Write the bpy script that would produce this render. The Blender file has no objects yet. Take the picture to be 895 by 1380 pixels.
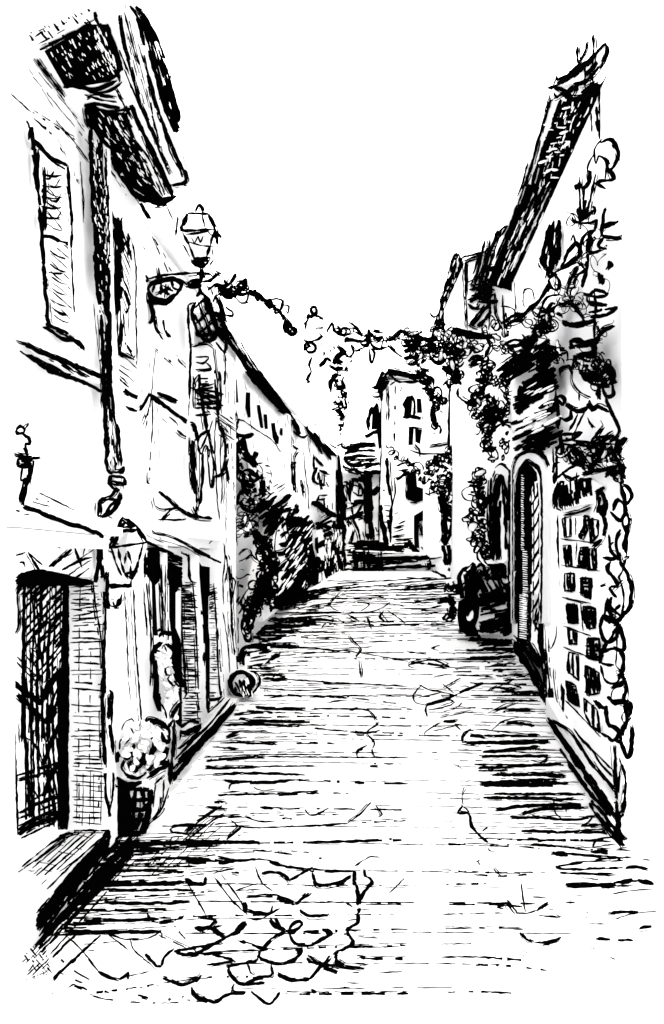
import bpy, math, random
from mathutils import Vector
random.seed(7)
R = random.random
def U(a, b): return a + (b - a) * R()
# ------------------------------------------------------------------ camera, light
C = bpy.context.scene.collection
sc = bpy.context.scene
F, CX, CY, H = 1100.0, 447.5, 760.0, 3.1
cd = bpy.data.cameras.new('camera'); cam = bpy.data.objects.new('camera', cd); C.objects.link(cam)
cam.location = (0, 0, H); cam.rotation_euler = (math.pi / 2, 0, 0)
cd.sensor_fit = 'HORIZONTAL'; cd.sensor_width = 36; cd.lens = 36 * F / 895
cd.shift_y = (CY - 690) / 895; cd.clip_end = 2000; cd.clip_start = 0.05
sc.camera = cam
w = bpy.data.worlds.new('World'); sc.world = w; w.use_nodes = True
nt = w.node_tree; bg = nt.nodes['Background']
sky = nt.nodes.new('ShaderNodeTexSky'); sky.sky_type = 'NISHITA'; sky.sun_disc = False
sky.sun_elevation = math.radians(50); sky.sun_rotation = math.radians(180)
sky.dust_density = 6; sky.air_density = 1; sky.ozone_density = 0
cl = nt.nodes.new('ShaderNodeMixRGB'); cl.inputs[0].default_value = .93           # closed white cloud over the whole sky
nt.links.new(sky.outputs[0], cl.inputs[1]); cl.inputs[2].default_value = (9.6, 9.6, 9.7, 1)
nt.links.new(cl.outputs[0], bg.inputs[0]); bg.inputs[1].default_value = 0.1
sd = bpy.data.lights.new('sun', 'SUN'); sun = bpy.data.objects.new('sun', sd); C.objects.link(sun)
sd.energy = 0.6; sd.angle = math.radians(15); sd.color = (1, .97, .92)
sun.rotation_euler = (math.radians(40), 0, 0)
vs = sc.view_settings; vs.view_transform = 'Standard'; vs.look = 'None'; vs.gamma = 1; vs.exposure = 2.0
# ------------------------------------------------------------------ materials
def mat(name, col, rough=1.0, noise=0.0):
    m = bpy.data.materials.new(name); m.use_nodes = True
    b = m.node_tree.nodes['Principled BSDF']
    b.inputs['Roughness'].default_value = rough
    b.inputs['Specular IOR Level'].default_value = 0.0
    if noise:
        t = m.node_tree.nodes.new('ShaderNodeTexNoise'); t.inputs['Scale'].default_value = 3
        t.inputs['Detail'].default_value = 6
        mx = m.node_tree.nodes.new('ShaderNodeMixRGB')
        mx.inputs[1].default_value = (*[c * (1 - noise) for c in col], 1); mx.inputs[2].default_value = (*col, 1)
        m.node_tree.links.new(t.outputs['Fac'], mx.inputs[0]); m.node_tree.links.new(mx.outputs[0], b.inputs['Base Color'])
    else: b.inputs['Base Color'].default_value = (*col, 1)
    return m
PLASTER = mat('white_limewash', (.88, .88, .88), noise=.02)
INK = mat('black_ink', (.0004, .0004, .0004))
STONE = mat('white_stone', (.62, .62, .62), noise=.05)
LEAF = mat('white_leaf', (.8, .8, .8))
# ------------------------------------------------------------------ pixel rays onto the real surfaces
def ray(px, py): return Vector(((px - CX) / F, 1.0, (CY - py) / F))
EYE = Vector((0, 0, H))
class Pl:
    def __init__(s, p, n):
        s.p = Vector(p); s.n = Vector(n).normalized()
        if (EYE - s.p).dot(s.n) < 0: s.n = -s.n
    def hit(s, px, py):
        d = ray(px, py); k = d.dot(s.n)
        if abs(k) < 1e-5: k = 1e-5
        t = (s.p - EYE).dot(s.n) / k
        if t < .3 or t > 90: t = 90 if t > 90 or t < 0 else .3
        return EYE + d * t
def VP(x0, y0, x1, y1): return Pl((x0, y0, 0), (y1 - y0, -(x1 - x0), 0))     # upright plane over a line in plan
def P3(a, b, c):
    a, b, c = Vector(a), Vector(b), Vector(c); return Pl(a, (b - a).cross(c - a))
ROWS = [812, 826, 842, 857, 873, 889, 905, 921, 937, 955, 973, 992, 1010, 1031, 1055, 1084, 1112, 1134, 1165, 1190, 1217, 1258, 1295, 1337]
def rowY(py): return F * H / (py - 650)
RY = sorted(rowY(r) for r in ROWS)
CREST = 28.4
prof = [(0.2, .02)]
for y in RY: prof += [(y - .004, .1 * y - .014), (y + .004, .1 * y + .014)]
prof += [(CREST, .1 * CREST), (400, .1 * CREST)]
class Gr:
    n = Vector((0, -.1, 1)).normalized()
    def hit(s, px, py):
        k = (CY - py) / F
        for (y0, z0), (y1, z1) in zip(prof, prof[1:]):
            f0 = H + k * y0 - z0; f1 = H + k * y1 - z1
            if f0 >= 0 >= f1:
                t = y0 + (y1 - y0) * f0 / max(f0 - f1, 1e-9)
                return EYE + ray(px, py) * t
        return EYE + ray(px, py) * 60
GR = Gr()
# zoomed windows in which the drawing was measured: origin and scale
RG = {'0': (0, 0, 1), 'A': (0, 0, 2.983), 'B': (0, 250, 2.983), 'C': (0, 500, 2.983), 'D': (0, 700, 2.983), 'E': (0, 900, 2.983),
      'F': (0, 1080, 2.983), 'G': (250, 1080, 2.983), 'H': (595, 1080, 2.983), 'I': (180, 250, 2.983), 'J': (250, 500, 4.475),
      'K': (260, 680, 4.475), 'L': (400, 400, 3.58), 'M': (400, 600, 3.58), 'N': (560, 280, 2.983), 'O': (595, 540, 2.983),
      'P': (595, 800, 2.983), 'Q': (660, 20, 3.809), 'R': (250, 850, 2.983), 'S': (450, 850, 2.983), 'T': (180, 700, 3.835),
      'a': (390, 560, 6.885), 'b': (390, 670, 6.885), 'c': (590, 730, 6.885), 'd': (300, 540, 6.885), 'e': (500, 600, 5.594),
      'f': (660, 480, 4.475), 'g': (320, 680, 6.885)}
def px(reg, v):
    ox, oy, k = RG[reg]
    return [(ox + v[i] / k, oy + v[i + 1] / k) for i in range(0, len(v) - 1, 2)]
def straight(mb, surf, w, txt, off=0.0):
    for seg in txt.split(';'):
        v = nums(seg); [line(mb, surf, [(v[i], v[i + 1]), (v[i + 2], v[i + 3])], w * U(.8, 1.2), off=off, jit=.2) for i in range(0, len(v) - 3, 2)]
def nums(t): return [float(q) for q in t.replace(',', ' ').split()]
# ------------------------------------------------------------------ mesh builder
class MB:
    def __init__(s): s.v = []; s.f = []; s.m = []; s.mats = []
    def mi(s, m):
        if m not in s.mats: s.mats.append(m)
        return s.mats.index(m)
    def poly(s, pts, m):
        b = len(s.v); s.v += [tuple(p) for p in pts]; s.f.append(tuple(range(b, b + len(pts)))); s.m.append(s.mi(m))
    def prism(s, a, b, m):                     # two matching rings
        n = len(a); o = len(s.v); s.v += [tuple(p) for p in a] + [tuple(p) for p in b]; k = s.mi(m)
        s.f.append(tuple(range(o, o + n))); s.f.append(tuple(reversed(range(o + n, o + 2 * n)))); s.m += [k, k]
        for i in range(n):
            j = (i + 1) % n; s.f.append((o + i, o + j, o + n + j, o + n + i)); s.m.append(k)
    def tube(s, pts, rad, m, sides=5):
        if len(pts) < 2: return
        k = s.mi(m); o = len(s.v); n = len(pts)
        for i, p in enumerate(pts):
            t = (pts[min(i + 1, n - 1)] - pts[max(i - 1, 0)])
            if t.length < 1e-7: t = Vector((1, 0, 0))
            t.normalize(); v = (EYE - p).normalized()
            a = t.cross(v)
            if a.length < 1e-4: a = t.orthogonal()
            a.normalize(); b = t.cross(a)
            for q in range(sides):
                an = 2 * math.pi * q / sides
                s.v.append(tuple(p + (a * math.cos(an) + b * math.sin(an)) * rad[i]))
        for i in range(n - 1):
            for q in range(sides):
                r = (q + 1) % sides
                s.f.append((o + i * sides + q, o + i * sides + r, o + (i + 1) * sides + r, o + (i + 1) * sides + q)); s.m.append(k)
        s.f.append(tuple(o + q for q in range(sides))); s.f.append(tuple(o + (n - 1) * sides + q for q in range(sides))); s.m += [k, k]
    def build(s, name, parent=None):
        me = bpy.data.meshes.new(name); me.from_pydata(s.v, [], s.f)
        for m in s.mats: me.materials.append(m)
        me.polygons.foreach_set('material_index', s.m); me.update()
        o = bpy.data.objects.new(name, me); C.objects.link(o)
        if parent:
            o.parent = parent
            o.matrix_parent_inverse = parent.matrix_basis.inverted()
        return o
def smooth(p, closed=False):
    if len(p) < 3: return p
    out = []
    for i in range(len(p) - 1):
        a = p[max(i - 1, 0)]; b = p[i]; c = p[i + 1]; d = p[min(i + 2, len(p) - 1)]
        L = math.hypot(c[0] - b[0], c[1] - b[1]); n = max(2, min(8, int(L / 3)))
        for q in range(n):
            t = q / n
            out.append(tuple(.5 * (2 * b[k] + (c[k] - a[k]) * t + (2 * a[k] - 5 * b[k] + 4 * c[k] - d[k]) * t * t + (3 * b[k] - a[k] - 3 * c[k] + d[k]) * t ** 3) for k in (0, 1)))
    out.append(p[-1]); return out
def resample(p, st):
    out = [p[0]]
    for a, b in zip(p, p[1:]):
        L = math.hypot(b[0] - a[0], b[1] - a[1]); n = max(1, int(L / st))
        for q in range(1, n + 1): out.append((a[0] + (b[0] - a[0]) * q / n, a[1] + (b[1] - a[1]) * q / n))
    return out
WS = 1.42
def line(mb, surf, pts, w=2.0, jit=.35, dry=0.0, off=0.0, m=None, st=3.2, raw=False):
    """one pen line lying on a surface, pts in photo pixels, w its width in photo pixels at that distance"""
    m = m or INK
    if w >= 3.3 and m is INK and not raw:
        # a heavy line is several quick passes of the same pen
        k = 2 if w < 5.5 else 3; sp = w * .5 / k; L = len(pts)
        dx, dy = pts[-1][0] - pts[0][0], pts[-1][1] - pts[0][1]; D = math.hypot(dx, dy) or 1; nx, ny = -dy / D, dx / D
        for i in range(k):
            o = (i - (k - 1) / 2) * sp * 1.5; u = U(-.6, .6)
            q = [(x + nx * (o + u * (j / max(L - 1, 1) - .5) * 2) + U(-.3, .3), y + ny * (o + u * (j / max(L - 1, 1) - .5) * 2) + U(-.3, .3)) for j, (x, y) in enumerate(pts)]
            if L > 2 and D > 25 and surf is not GR and R() < .3: q = q[1:] if R() < .5 else q[:-1]
            line(mb, surf, q, w * (.72 if k == 2 else .52), jit + .15, max(dry, .025), off, m, st, raw=True)
        return
    w = w * WS if w < 3 else w * 1.15 + .5
    p = resample(smooth(pts), st)
    seg = []; n = len(p); ph = U(0, 9); gap = 0
    for i, (x, y) in enumerate(p):
        if dry and gap <= 0 and R() < dry: gap = random.randint(1, 2)
        e = min(1.0, .45 + .55 * min(i, n - 1 - i) / 2.0)
        ww = w * e * (1 + .25 * math.sin(i * .9 + ph) + U(-.18, .18))
        if gap > 0:
            gap -= 1
            if len(seg) > 1: flush(mb, seg, m)
            seg = []; continue
        q = surf.hit(x + U(-jit, jit), y + U(-jit, jit)); d = (q - EYE).length
        if off: q = q + (EYE - q) * (off / d)
        seg.append((q, max(.3, ww) * .5 * q.y / F))
    if len(seg) > 1: flush(mb, seg, m)
def flush(mb, seg, m): mb.tube([a for a, b in seg], [b for a, b in seg], m)
def draw(mb, surf, reg, text, ws=1.0, off=0.0):
    for ln in text.strip().splitlines():
        ln = ln.strip()
        if not ln or ln[0] == '#': continue
        f = ln.split(None, 1); dry = 0
        s = f[0]
        if s.endswith('d'): dry = .22; s = s[:-1]
        v = nums(f[1]); P = px(reg, v); W = float(s) * ws
        line(mb, surf, P, W, dry=dry, off=off)
        D = math.hypot(P[-1][0] - P[0][0], P[-1][1] - P[0][1])
        if W >= 2 and D > 14 and R() < (.3 if surf is GR else .55):          # a second, lighter pass of the pen beside the first
            o = (W * .5 + U(.8, 2.2)) * random.choice((-1, 1)); nx, ny = -(P[-1][1] - P[0][1]) / D, (P[-1][0] - P[0][0]) / D; e = U(-1.5, 1.5)
            line(mb, surf, [(x + nx * (o + e * j / len(P)), y + ny * (o + e * j / len(P))) for j, (x, y) in enumerate(P)], U(.9, 1.5), dry=.09, off=off)
def fill(mb, surf, reg, text, th=.006, m=None, off=0.0):
    """a solid painted patch with a little thickness on a surface"""
    pts = px(reg, nums(text)); a = [surf.hit(*q) for q in pts]
    if off: a = [q + (EYE - q).normalized() * off for q in a]
    n = surf.n
    mb.prism([q + n * th for q in a], [q - n * .002 for q in a], m or INK)
def nicks(mb, surf, reg, text, n, deg=60, L=5, off=.0, w=1.5, spread=14):
    """short bare scratches left white in a black patch"""
    poly = px(reg, nums(text)); xs = [a for a, b in poly]; ys = [b for a, b in poly]; c = 0; tries = 0
    while c < n and tries < n * 20:
        tries += 1; x, y = U(min(xs), max(xs)), U(min(ys), max(ys))
        if any(a <= x <= b for a, b in inside_spans(poly, 0, y)):
            a = math.radians(deg + U(-spread, spread)); l = L * U(.3, 1.3) / 2; c += 1
            line(mb, surf, [(x - l * math.cos(a), y - l * math.sin(a)), (x + l * math.cos(a), y + l * math.sin(a))], w * U(.6, 1.5), off=off, m=PLASTER)
def panel(mb, surf, reg, text, th=.03, m=None, back=.01):
    pts = px(reg, nums(text)); a = [surf.hit(*q) for q in pts]; n = surf.n
    mb.prism([q + n * th for q in a], [q - n * back for q in a], m or PLASTER)
def inside_spans(poly, ang, c):
    ca, sa = math.cos(ang), math.sin(ang); ts = []
    n = len(poly)
    for i in range(n):
        a = poly[i]; b = poly[(i + 1) % n]
        da = -a[0] * sa + a[1] * ca - c; db = -b[0] * sa + b[1] * ca - c
        if (da < 0) != (db < 0):
            t = da / (da - db); x = a[0] + (b[0] - a[0]) * t; y = a[1] + (b[1] - a[1]) * t
            ts.append(x * ca + y * sa)
    ts.sort(); return list(zip(ts[::2], ts[1::2]))
def hatch(mb, surf, reg, text, deg, sp, w=1.3, dry=.03, over=2.0, ajit=3, skip=.06, off=0.0, curve=.8):  # parallel pen strokes; in places they draw shade onto the surface
    poly = px(reg, nums(text)); a0 = math.radians(deg); k0 = RG[reg][2]
    if k0 >= 3.5 or reg in 'NOPQ': sp = max(1.7, sp / k0 * 1.1)
    elif k0 > 1: sp = max(1.7, sp * .85)
    ca, sa = math.cos(a0), math.sin(a0); cs = [-x * sa + y * ca for x, y in poly]
    c = min(cs) + sp * .5
    while c < max(cs):
        for t0, t1 in inside_spans(poly, a0, c):
            if R() < skip or t1 - t0 < 1: continue
            t0 -= U(-over, over); t1 += U(-over, over)
            if t1 - t0 < 2: continue
            da = math.tan(math.radians(U(-ajit, ajit))) * (t1 - t0) * .5
            tm = (t0 + t1) / 2; k = U(-curve, curve)
            P = [(t0 * ca - (c - da) * sa, t0 * sa + (c - da) * ca), (tm * ca - (c + k) * sa, tm * sa + (c + k) * ca), (t1 * ca - (c + da) * sa, t1 * sa + (c + da) * ca)]
            line(mb, surf, P, w * U(.65, 1.35), dry=dry, off=off)
        c += sp * U(.6, 1.4)
def leafring(mb, surf, cx, cy, rx, ry, rot, w, off, kind):
    """one leaf or curl: a bent pen outline, filled white or black, standing off the surface"""
    n = 12; p = []; ca, sa = math.cos(rot), math.sin(rot); k = U(.6, 1.0); turns = U(.95, 1.35)
    for i in range(int(n * turns) + 1):
        t = 2 * math.pi * i / n; x = rx * math.cos(t); y = ry * math.sin(t) * (1 if math.cos(t) < 0 else k)
        p.append((cx + x * ca - y * sa + U(-.3, .3), cy + x * sa + y * ca + U(-.3, .3)))
    if kind:
        q0 = surf.hit(cx, cy); base = Pl(q0, (EYE - q0).normalized() + Vector((U(-.4, .4), U(-.2, .2), U(-.4, .4))))
        ring = [base.hit(x, y) for x, y in p[:n]]
        d = (q0 - EYE).length; sh = (EYE - q0) * ((off - .01) / d)
        ring = [q + sh for q in ring]
        mid = sum(ring, Vector()) / len(ring) + base.n * (rx * q0.y / F * .3)
        b = len(mb.v); mb.v += [tuple(q) for q in ring] + [tuple(mid)]; mm = mb.mi(LEAF if kind == 1 else INK)
        for i in range(n): mb.f.append((b + i, b + (i + 1) % n, b + n)); mb.m.append(mm)
    line(mb, surf, p, w, jit=.2, off=off, st=50)
def along(path, t):
    L = [math.hypot(b[0] - a[0], b[1] - a[1]) for a, b in zip(path, path[1:])]; s = t * sum(L)
    for (a, b), l in zip(zip(path, path[1:]), L):
        if s <= l or (a, b) == (path[-2], path[-1]):
            k = min(1, s / max(l, 1e-6)); return (a[0] + (b[0] - a[0]) * k, a[1] + (b[1] - a[1]) * k)
        s -= l
def scribble(mb, surf, path, amp, size, loops, w, off, st=3.0):
    """one continuous curly pen line wandering along a path"""
    P = []; ph = U(0, 6.3); rx = size; ry = size * .6; tilt = U(0, 3.14); dirn = random.choice((-1, 1))
    N = int(loops * 9); jx = jy = 0
    for i in range(N + 1):
        if i % 9 == 0:
            rx = size * U(.4, 1.35); ry = rx * U(.35, .9); tilt = U(0, 3.14); jx = random.gauss(0, amp * .5); jy = random.gauss(0, amp * .5)
            if R() < .3: dirn = -dirn
        c = along(path, i / max(N, 1)); t = ph + dirn * i * .75
        x, y = rx * math.cos(t), ry * math.sin(t)
        P.append((c[0] + jx + x * math.cos(tilt) - y * math.sin(tilt), c[1] + jy + x * math.sin(tilt) + y * math.cos(tilt)))
    # soften the jumps between loops
    Q = [P[0]] + [tuple((P[i - 1][k] + 2 * P[i][k] + P[i + 1][k]) / 4 for k in (0, 1)) for i in range(1, len(P) - 1)] + [P[-1]]
    line(mb, surf, Q, w, jit=.15, off=off, st=st)
def fleck(mb, surf, x, y, r, off, m=None):
    """a small dark leaf seen edge on: one thick short dab"""
    a = U(0, 3.14); line(mb, surf, [(x - r * math.cos(a), y - r * math.sin(a)), (x + U(-1, 1), y + U(-1, 1)), (x + r * math.cos(a), y + r * math.sin(a))], U(2.2, 4.6), off=off, m=m)
def curls(mb, surf, reg, text, amp, size, n, w=1.6, off=(0, .25), black=.12, white=.45, link=.5, asp=.6):
    """scribbled foliage along a path, in a volume in front of the surface"""
    path = px(reg, nums(text)); w = min(w, 2.3) * .8; size *= 1.1
    k = max(1, n // 5)
    for i in range(k):
        a, b = i / k - .04, (i + 1) / k + .04
        sub = [along(path, min(1, max(0, a + (b - a) * q / 3))) for q in range(4)]
        sub = [(x + U(-amp, amp) * .4, y + U(-amp, amp) * .4) for x, y in sub]
        scribble(mb, surf, sub, amp, size, U(2.3, 3.6), w * U(.7, 1.35), U(*off))
    for i in range(n):
        c = along(path, R()); x = c[0] + random.gauss(0, amp * .5); y = c[1] + random.gauss(0, amp * .5); q = R()
        if q < black: fleck(mb, surf, x, y, size * U(.4, .9), U(*off))
        elif q < black + white * .45:
            r = size * U(.4, .85); leafring(mb, surf, x, y, r, r * U(asp * .5, asp), U(0, 6.3), w * .9, U(*off), 1)
def clump(mb, surf, reg, text, size, n, **k):
    """curls spread through a polygon"""
    poly = px(reg, nums(text)); xs = [a for a, b in poly]; ys = [b for a, b in poly]; pts = []
    while len(pts) < n:
        x, y = U(min(xs), max(xs)), U(min(ys), max(ys))
        if any(a <= x <= b for a, b in inside_spans(poly, 0, y)): pts.append((x, y))
    w = min(2.2, k.get('w', 1.6)) * .8; bl = k.get('black', .12); wh = k.get('white', .45); off = k.get('off', (0, .25)); asp = k.get('asp', .6)
    for x, y in pts[:int(len(pts) * .75)]:
        q = R(); r = size * U(.4, .95) * .9
        if q < bl: fleck(mb, surf, x, y, r, U(*off))
        elif q < bl + wh * .5: leafring(mb, surf, x, y, r, r * U(asp * .5, asp), U(0, 6.3), w, U(*off), 1)
        elif q < .75: a = U(0, 6.3); scribble(mb, surf, [(x, y), (x + size * 2 * math.cos(a), y + size * 2 * math.sin(a))], 2, size * .8, U(1.5, 3.5), w, U(*off))
# ------------------------------------------------------------------ object bookkeeping
def tag(o, label=None, cat=None, group=None, kind=None):
    if label: o['label'] = label
    if cat: o['category'] = cat
    if group: o['group'] = group
    if kind: o['kind'] = kind
    return o
def thing(name, label, cat, loc, group=None):
    o = bpy.data.objects.new(name, None); C.objects.link(o); o.location = loc; o.empty_display_size = .2
    return tag(o, label, cat, group)
# wall frames: Y along the street, n out of the wall, z up
class Wall:
    def __init__(s, a, b):                    # x = a + b*Y
        s.a, s.b = a, b; sg = 1 if a < 0 else -1
        s.N = Vector((sg, -sg * b, 0)).normalized(); s.pl = VP(a + b * 5, 5, a + b * 10, 10)
    def p(s, Y, n, z): return Vector((s.a + s.b * Y, Y, z)) + s.N * n
    def box(s, mb, y0, y1, z0, z1, n0, n1, m=None, z0b=None, z1b=None):
        z0b = z0 if z0b is None else z0b; z1b = z1 if z1b is None else z1b
        mb.prism([s.p(y0, n0, z0), s.p(y1, n0, z0b), s.p(y1, n0, z1b), s.p(y0, n0, z1)],
                 [s.p(y0, n1, z0), s.p(y1, n1, z0b), s.p(y1, n1, z1b), s.p(y0, n1, z1)], m or PLASTER)
    def off(s, n): q = s.p(5, n, 0); r = s.p(10, n, 0); return VP(q.x, q.y, r.x, r.y)
    def cross(s, Y): q = s.p(Y, 0, 0); r = s.p(Y, -1, 0); return VP(q.x, q.y, r.x, r.y)
WL = Wall(-2.469, .0846); WB = Wall(-2.844, .078); WR = Wall(1.777, .106)
def ZP(z): return Pl((0, 8, z), (0, 0, 1))
# ================================================================== GROUND AND STREET
mb = MB()
ys = [-30, .2, CREST, 500]
for (a, b) in zip(ys, ys[1:]):
    za, zb = [min(q, CREST) * .1 - .06 for q in (max(a, 0), b)]
    mb.poly([(-400, a, za), (400, a, za), (400, b, zb), (-400, b, zb)], STONE)
tag(mb.build('ground'), kind='structure')
mb = MB()
for (y0, z0), (y1, z1) in zip(prof[:-1], prof[1:-1] + [(45, .1 * CREST)]):
    mb.poly([(-4, y0, z0), (7, y0, z0), (7, y1, z1), (-4, y1, z1)], STONE)
# long joints of the paving, one along each low step
for r in ROWS:
    fr = (r - 790) / 350.0
    xl = 345 - 200 * min(1, max(0, (r - 850) / 300)); xr = 690 + 150 * min(1, max(0, (r - 870) / 260))
    if r > 1140: xl, xr = 150 + (r - 1140) * .5, 760 - (r - 1140) * .5
    for rep in range((2 if r < 1000 else 1) if r < 1150 else 1):
        x = xl + U(20, 90); y = r + U(-7, 7); sl = U(0, .02)
        while x < xr - 40:
            L = U(60, 330); line(mb, GR, [(x, y), (x + L * .5, y + L * .5 * sl + U(-1, 1)), (min(x + L, xr), y + L * sl)], U(.8, 1.9), dry=.12, jit=.25)
            x += L + U(4, 50); y += U(-1.5, 2.5)
draw(mb, GR, 'R', '''
4 240 65 330 62 450 68
2 450 68 560 75 690 88 895 125
7 245 85 340 95
7 250 110 330 112 380 98
6 255 130 340 128
5 250 150 360 155
2d 360 145 520 140
6 300 180 400 182
7 310 198 410 198 
3 410 198 600 210 895 225
3 300 232 450 242 615 235
5 315 240 330 238
3 335 272 420 262 470 268
4 500 265 660 270
2.5d 660 270 895 300
3 570 290 650 280
4 283 305 340 315 470 318
5 195 340 290 330 350 330 
3d 350 330 550 335
4 215 355 300 362 500 368
3d 270 352 620 345 895 355
4 155 380 330 380 430 385
3d 430 385 640 405 895 415
3 160 408 260 405 330 405
6 165 430 215 410
4 140 450 300 455 370 455
3d 370 455 600 455
3 110 468 215 475
2.5 75 510 300 500 550 500
5 85 525 200 515 320 508
3 320 508 895 512
5 80 553 150 555 300 548 
3 300 548 530 545
4 110 582 250 575 480 580
4 145 605 300 610 440 600
3d 440 600 700 610 895 615
3 175 640 180 620 200 615
3 165 650 220 648
4 130 662 300 658 420 655
5 375 665 450 655 535 650
3d 535 655 655 655
4 115 690 170 693
4 80 712 170 718
5 300 712 390 718
3d 390 718 570 718 895 722
3 480 720 510 745 575 715
3 50 745 240 750 
3 240 750 310 770 360 765
2d 240 745 620 740
4 390 755 430 757
2.5 185 765 240 792 400 790 650 775
2.5d 650 775 895 765
5 0 860 220 850 300 855
3d 300 855 560 850 895 840
2 275 630 300 642 360 640
2 745 690 700 740 650 775
2 765 705 790 740 775 750
3 660 320 700 315 745 325
5 665 318 695 312
2 745 325 770 360 770 380 730 410 760 450 750 480 760 505
3 660 408 720 415 785 400
3 730 460 690 490 695 512
5 740 545 775 545
5 0 810 60 760 145 705
3 0 850 60 800 155 735
4 165 840 230 785
''')
draw(mb, GR, 'S', '''
5 500 10 640 8 720 15
6 540 40 640 25 720 30
8 580 60 650 50 720 45
4 530 80 640 80 720 80
6 650 95 730 75
4 545 110 640 110 730 105
2.5d 480 130 600 130 740 140
2.5 640 160 735 158
2.5 655 185 735 182 830 178
2d 390 190 470 178 640 190
3 600 215 700 215 755 232
2d 620 240 700 200 760 195
3 640 280 830 285
2 640 250 830 250
4 690 318 800 320
3 680 325 810 325
4 695 372 750 375 805 385
2.5 560 395 700 410 830 420
6 548 420 610 430
4 515 450 700 455 870 450
4 600 490 700 485 830 470
4 595 508 720 505 860 505
4 580 552 700 550 895 535
4 580 565 700 562 
4 640 582 895 578
6 600 612 750 608 895 600
5 585 622 720 625 895 622
3 640 658 895 655
4 600 672 895 675
5 650 722 750 710 890 700
4 755 740 820 720 895 712
4 710 752 895 755
5 755 805 895 810
4 790 860 895 868
3 295 85 370 95
3 425 60 395 72 420 80
4 310 130 380 135 460 145
3 320 150 300 140 390 120 460 145 400 150
3 345 220 390 240 480 262 400 290 370 310 375 345
2 350 222 320 260 330 290 370 300
4 370 300 450 280 480 262 600 210
2 510 190 440 230 
2 340 270 430 250
2 380 320 470 300 475 280 370 300
4 440 365 500 360
2 425 350 560 325
3 515 380 490 380 510 400
2 400 405 500 380
2 365 420 370 405 430 370
3 515 445 520 425 550 395
2 110 190 100 120
2 65 20 80 45 110 75 90 105
1.5 520 700 515 660 525 630
2.5 515 705 500 735 545 740 555 780 600 840 615 850
3 600 805 615 795
2 170 705 195 740 180 750
1.5 620 330 700 290
2 640 330 740 290
2 635 400 680 365 740 350
2 630 240 720 200
1.5 480 535 515 555
''')
draw(mb, GR, 'K', '''
3 400 700 500 690 640 690
5 400 700 470 700 560 690
2 380 740 520 725 600 735
5 390 745 500 740 640 735
2.5 370 775 640 770 895 770
4 370 800 450 820 550 800
3d 520 795 720 805 895 805
5 350 800 420 815
4 350 845 640 855
3 300 880 320 860 500 855 640 860 890 890
4 530 635 640 620
3 465 665 600 655 895 650
2d 700 625 895 600
6 640 570 740 545 820 530
7 640 550 760 520 
7 560 590 660 580 760 555
6 590 610 680 600
5 700 530 820 510
3d 670 690 895 700
2 790 680 850 682
2 775 750 790 720
3 450 640 560 635
''')
draw(mb, GR, 'M', '''
3 0 765 100 745 300 740 420 735
2 120 700 400 680 640 680
3 150 690 250 680 300 670
5 240 695 270 685
2 0 795 60 780 230 755 440 755
2 180 810 300 810 380 800 450 760
2 210 710 160 770 200 800
2 310 800 350 770 290 760 400 765 480 770 520 780
3 430 855 400 830 420 800
2 400 800 440 850 470 855
2 440 800 500 840 520 860
4 520 690 600 680 720 670
5 500 700 620 695 730 685
3 530 640 640 650 720 645
4 570 600 640 600 720 640
3 560 765 640 745 720 735
3 500 790 620 790 700 775
2.5 600 800 700 795
2d 480 820 700 820 770 825
2.5d 0 840 300 855 760 850
2d 100 880 400 870 740 880
2d 0 860 200 865
3 340 830 360 890
3 250 820 300 850
2 130 820 170 830
''')
draw(mb, GR, 'P', '''
8 170 195 230 185 290 190
8 190 205 280 200
5 210 235 290 225
4 115 260 200 258 290 255
4 200 290 300 285
3 205 310 310 305
3 270 325 390 325
3 250 350 400 345
4 215 380 260 385 320 380
4 280 405 400 400
4 220 432 385 432
3 260 465 380 465
3 210 470 250 465
4 260 525 340 525 365 535
3 80 595 90 560 130 550 
5 115 572 170 575
3 170 570 385 572
5 80 602 250 600 430 595
4 165 640 280 625 390 615
4 150 655 440 655
4 150 700 300 695 480 685
3 150 715 180 710
4 205 730 500 732
6 360 720 460 735 500 738
5 180 762 400 765 510 762
4 210 805 400 808 580 808
4 170 822 540 828
4 220 875 320 855 560 850
4 325 890 400 870 590 862
3 360 670 400 680 430 660
2 360 745 400 750 420 770
3 440 830 470 835 530 820
2 500 870 540 860
2 445 870 455 830
1.5 60 680 75 700
1.5 85 810 100 780
2 65 870 110 880 80 850
1.5d 0 480 80 440 0 360
3 60 530 75 545
2 0 450 45 435 20 425
''')
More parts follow.
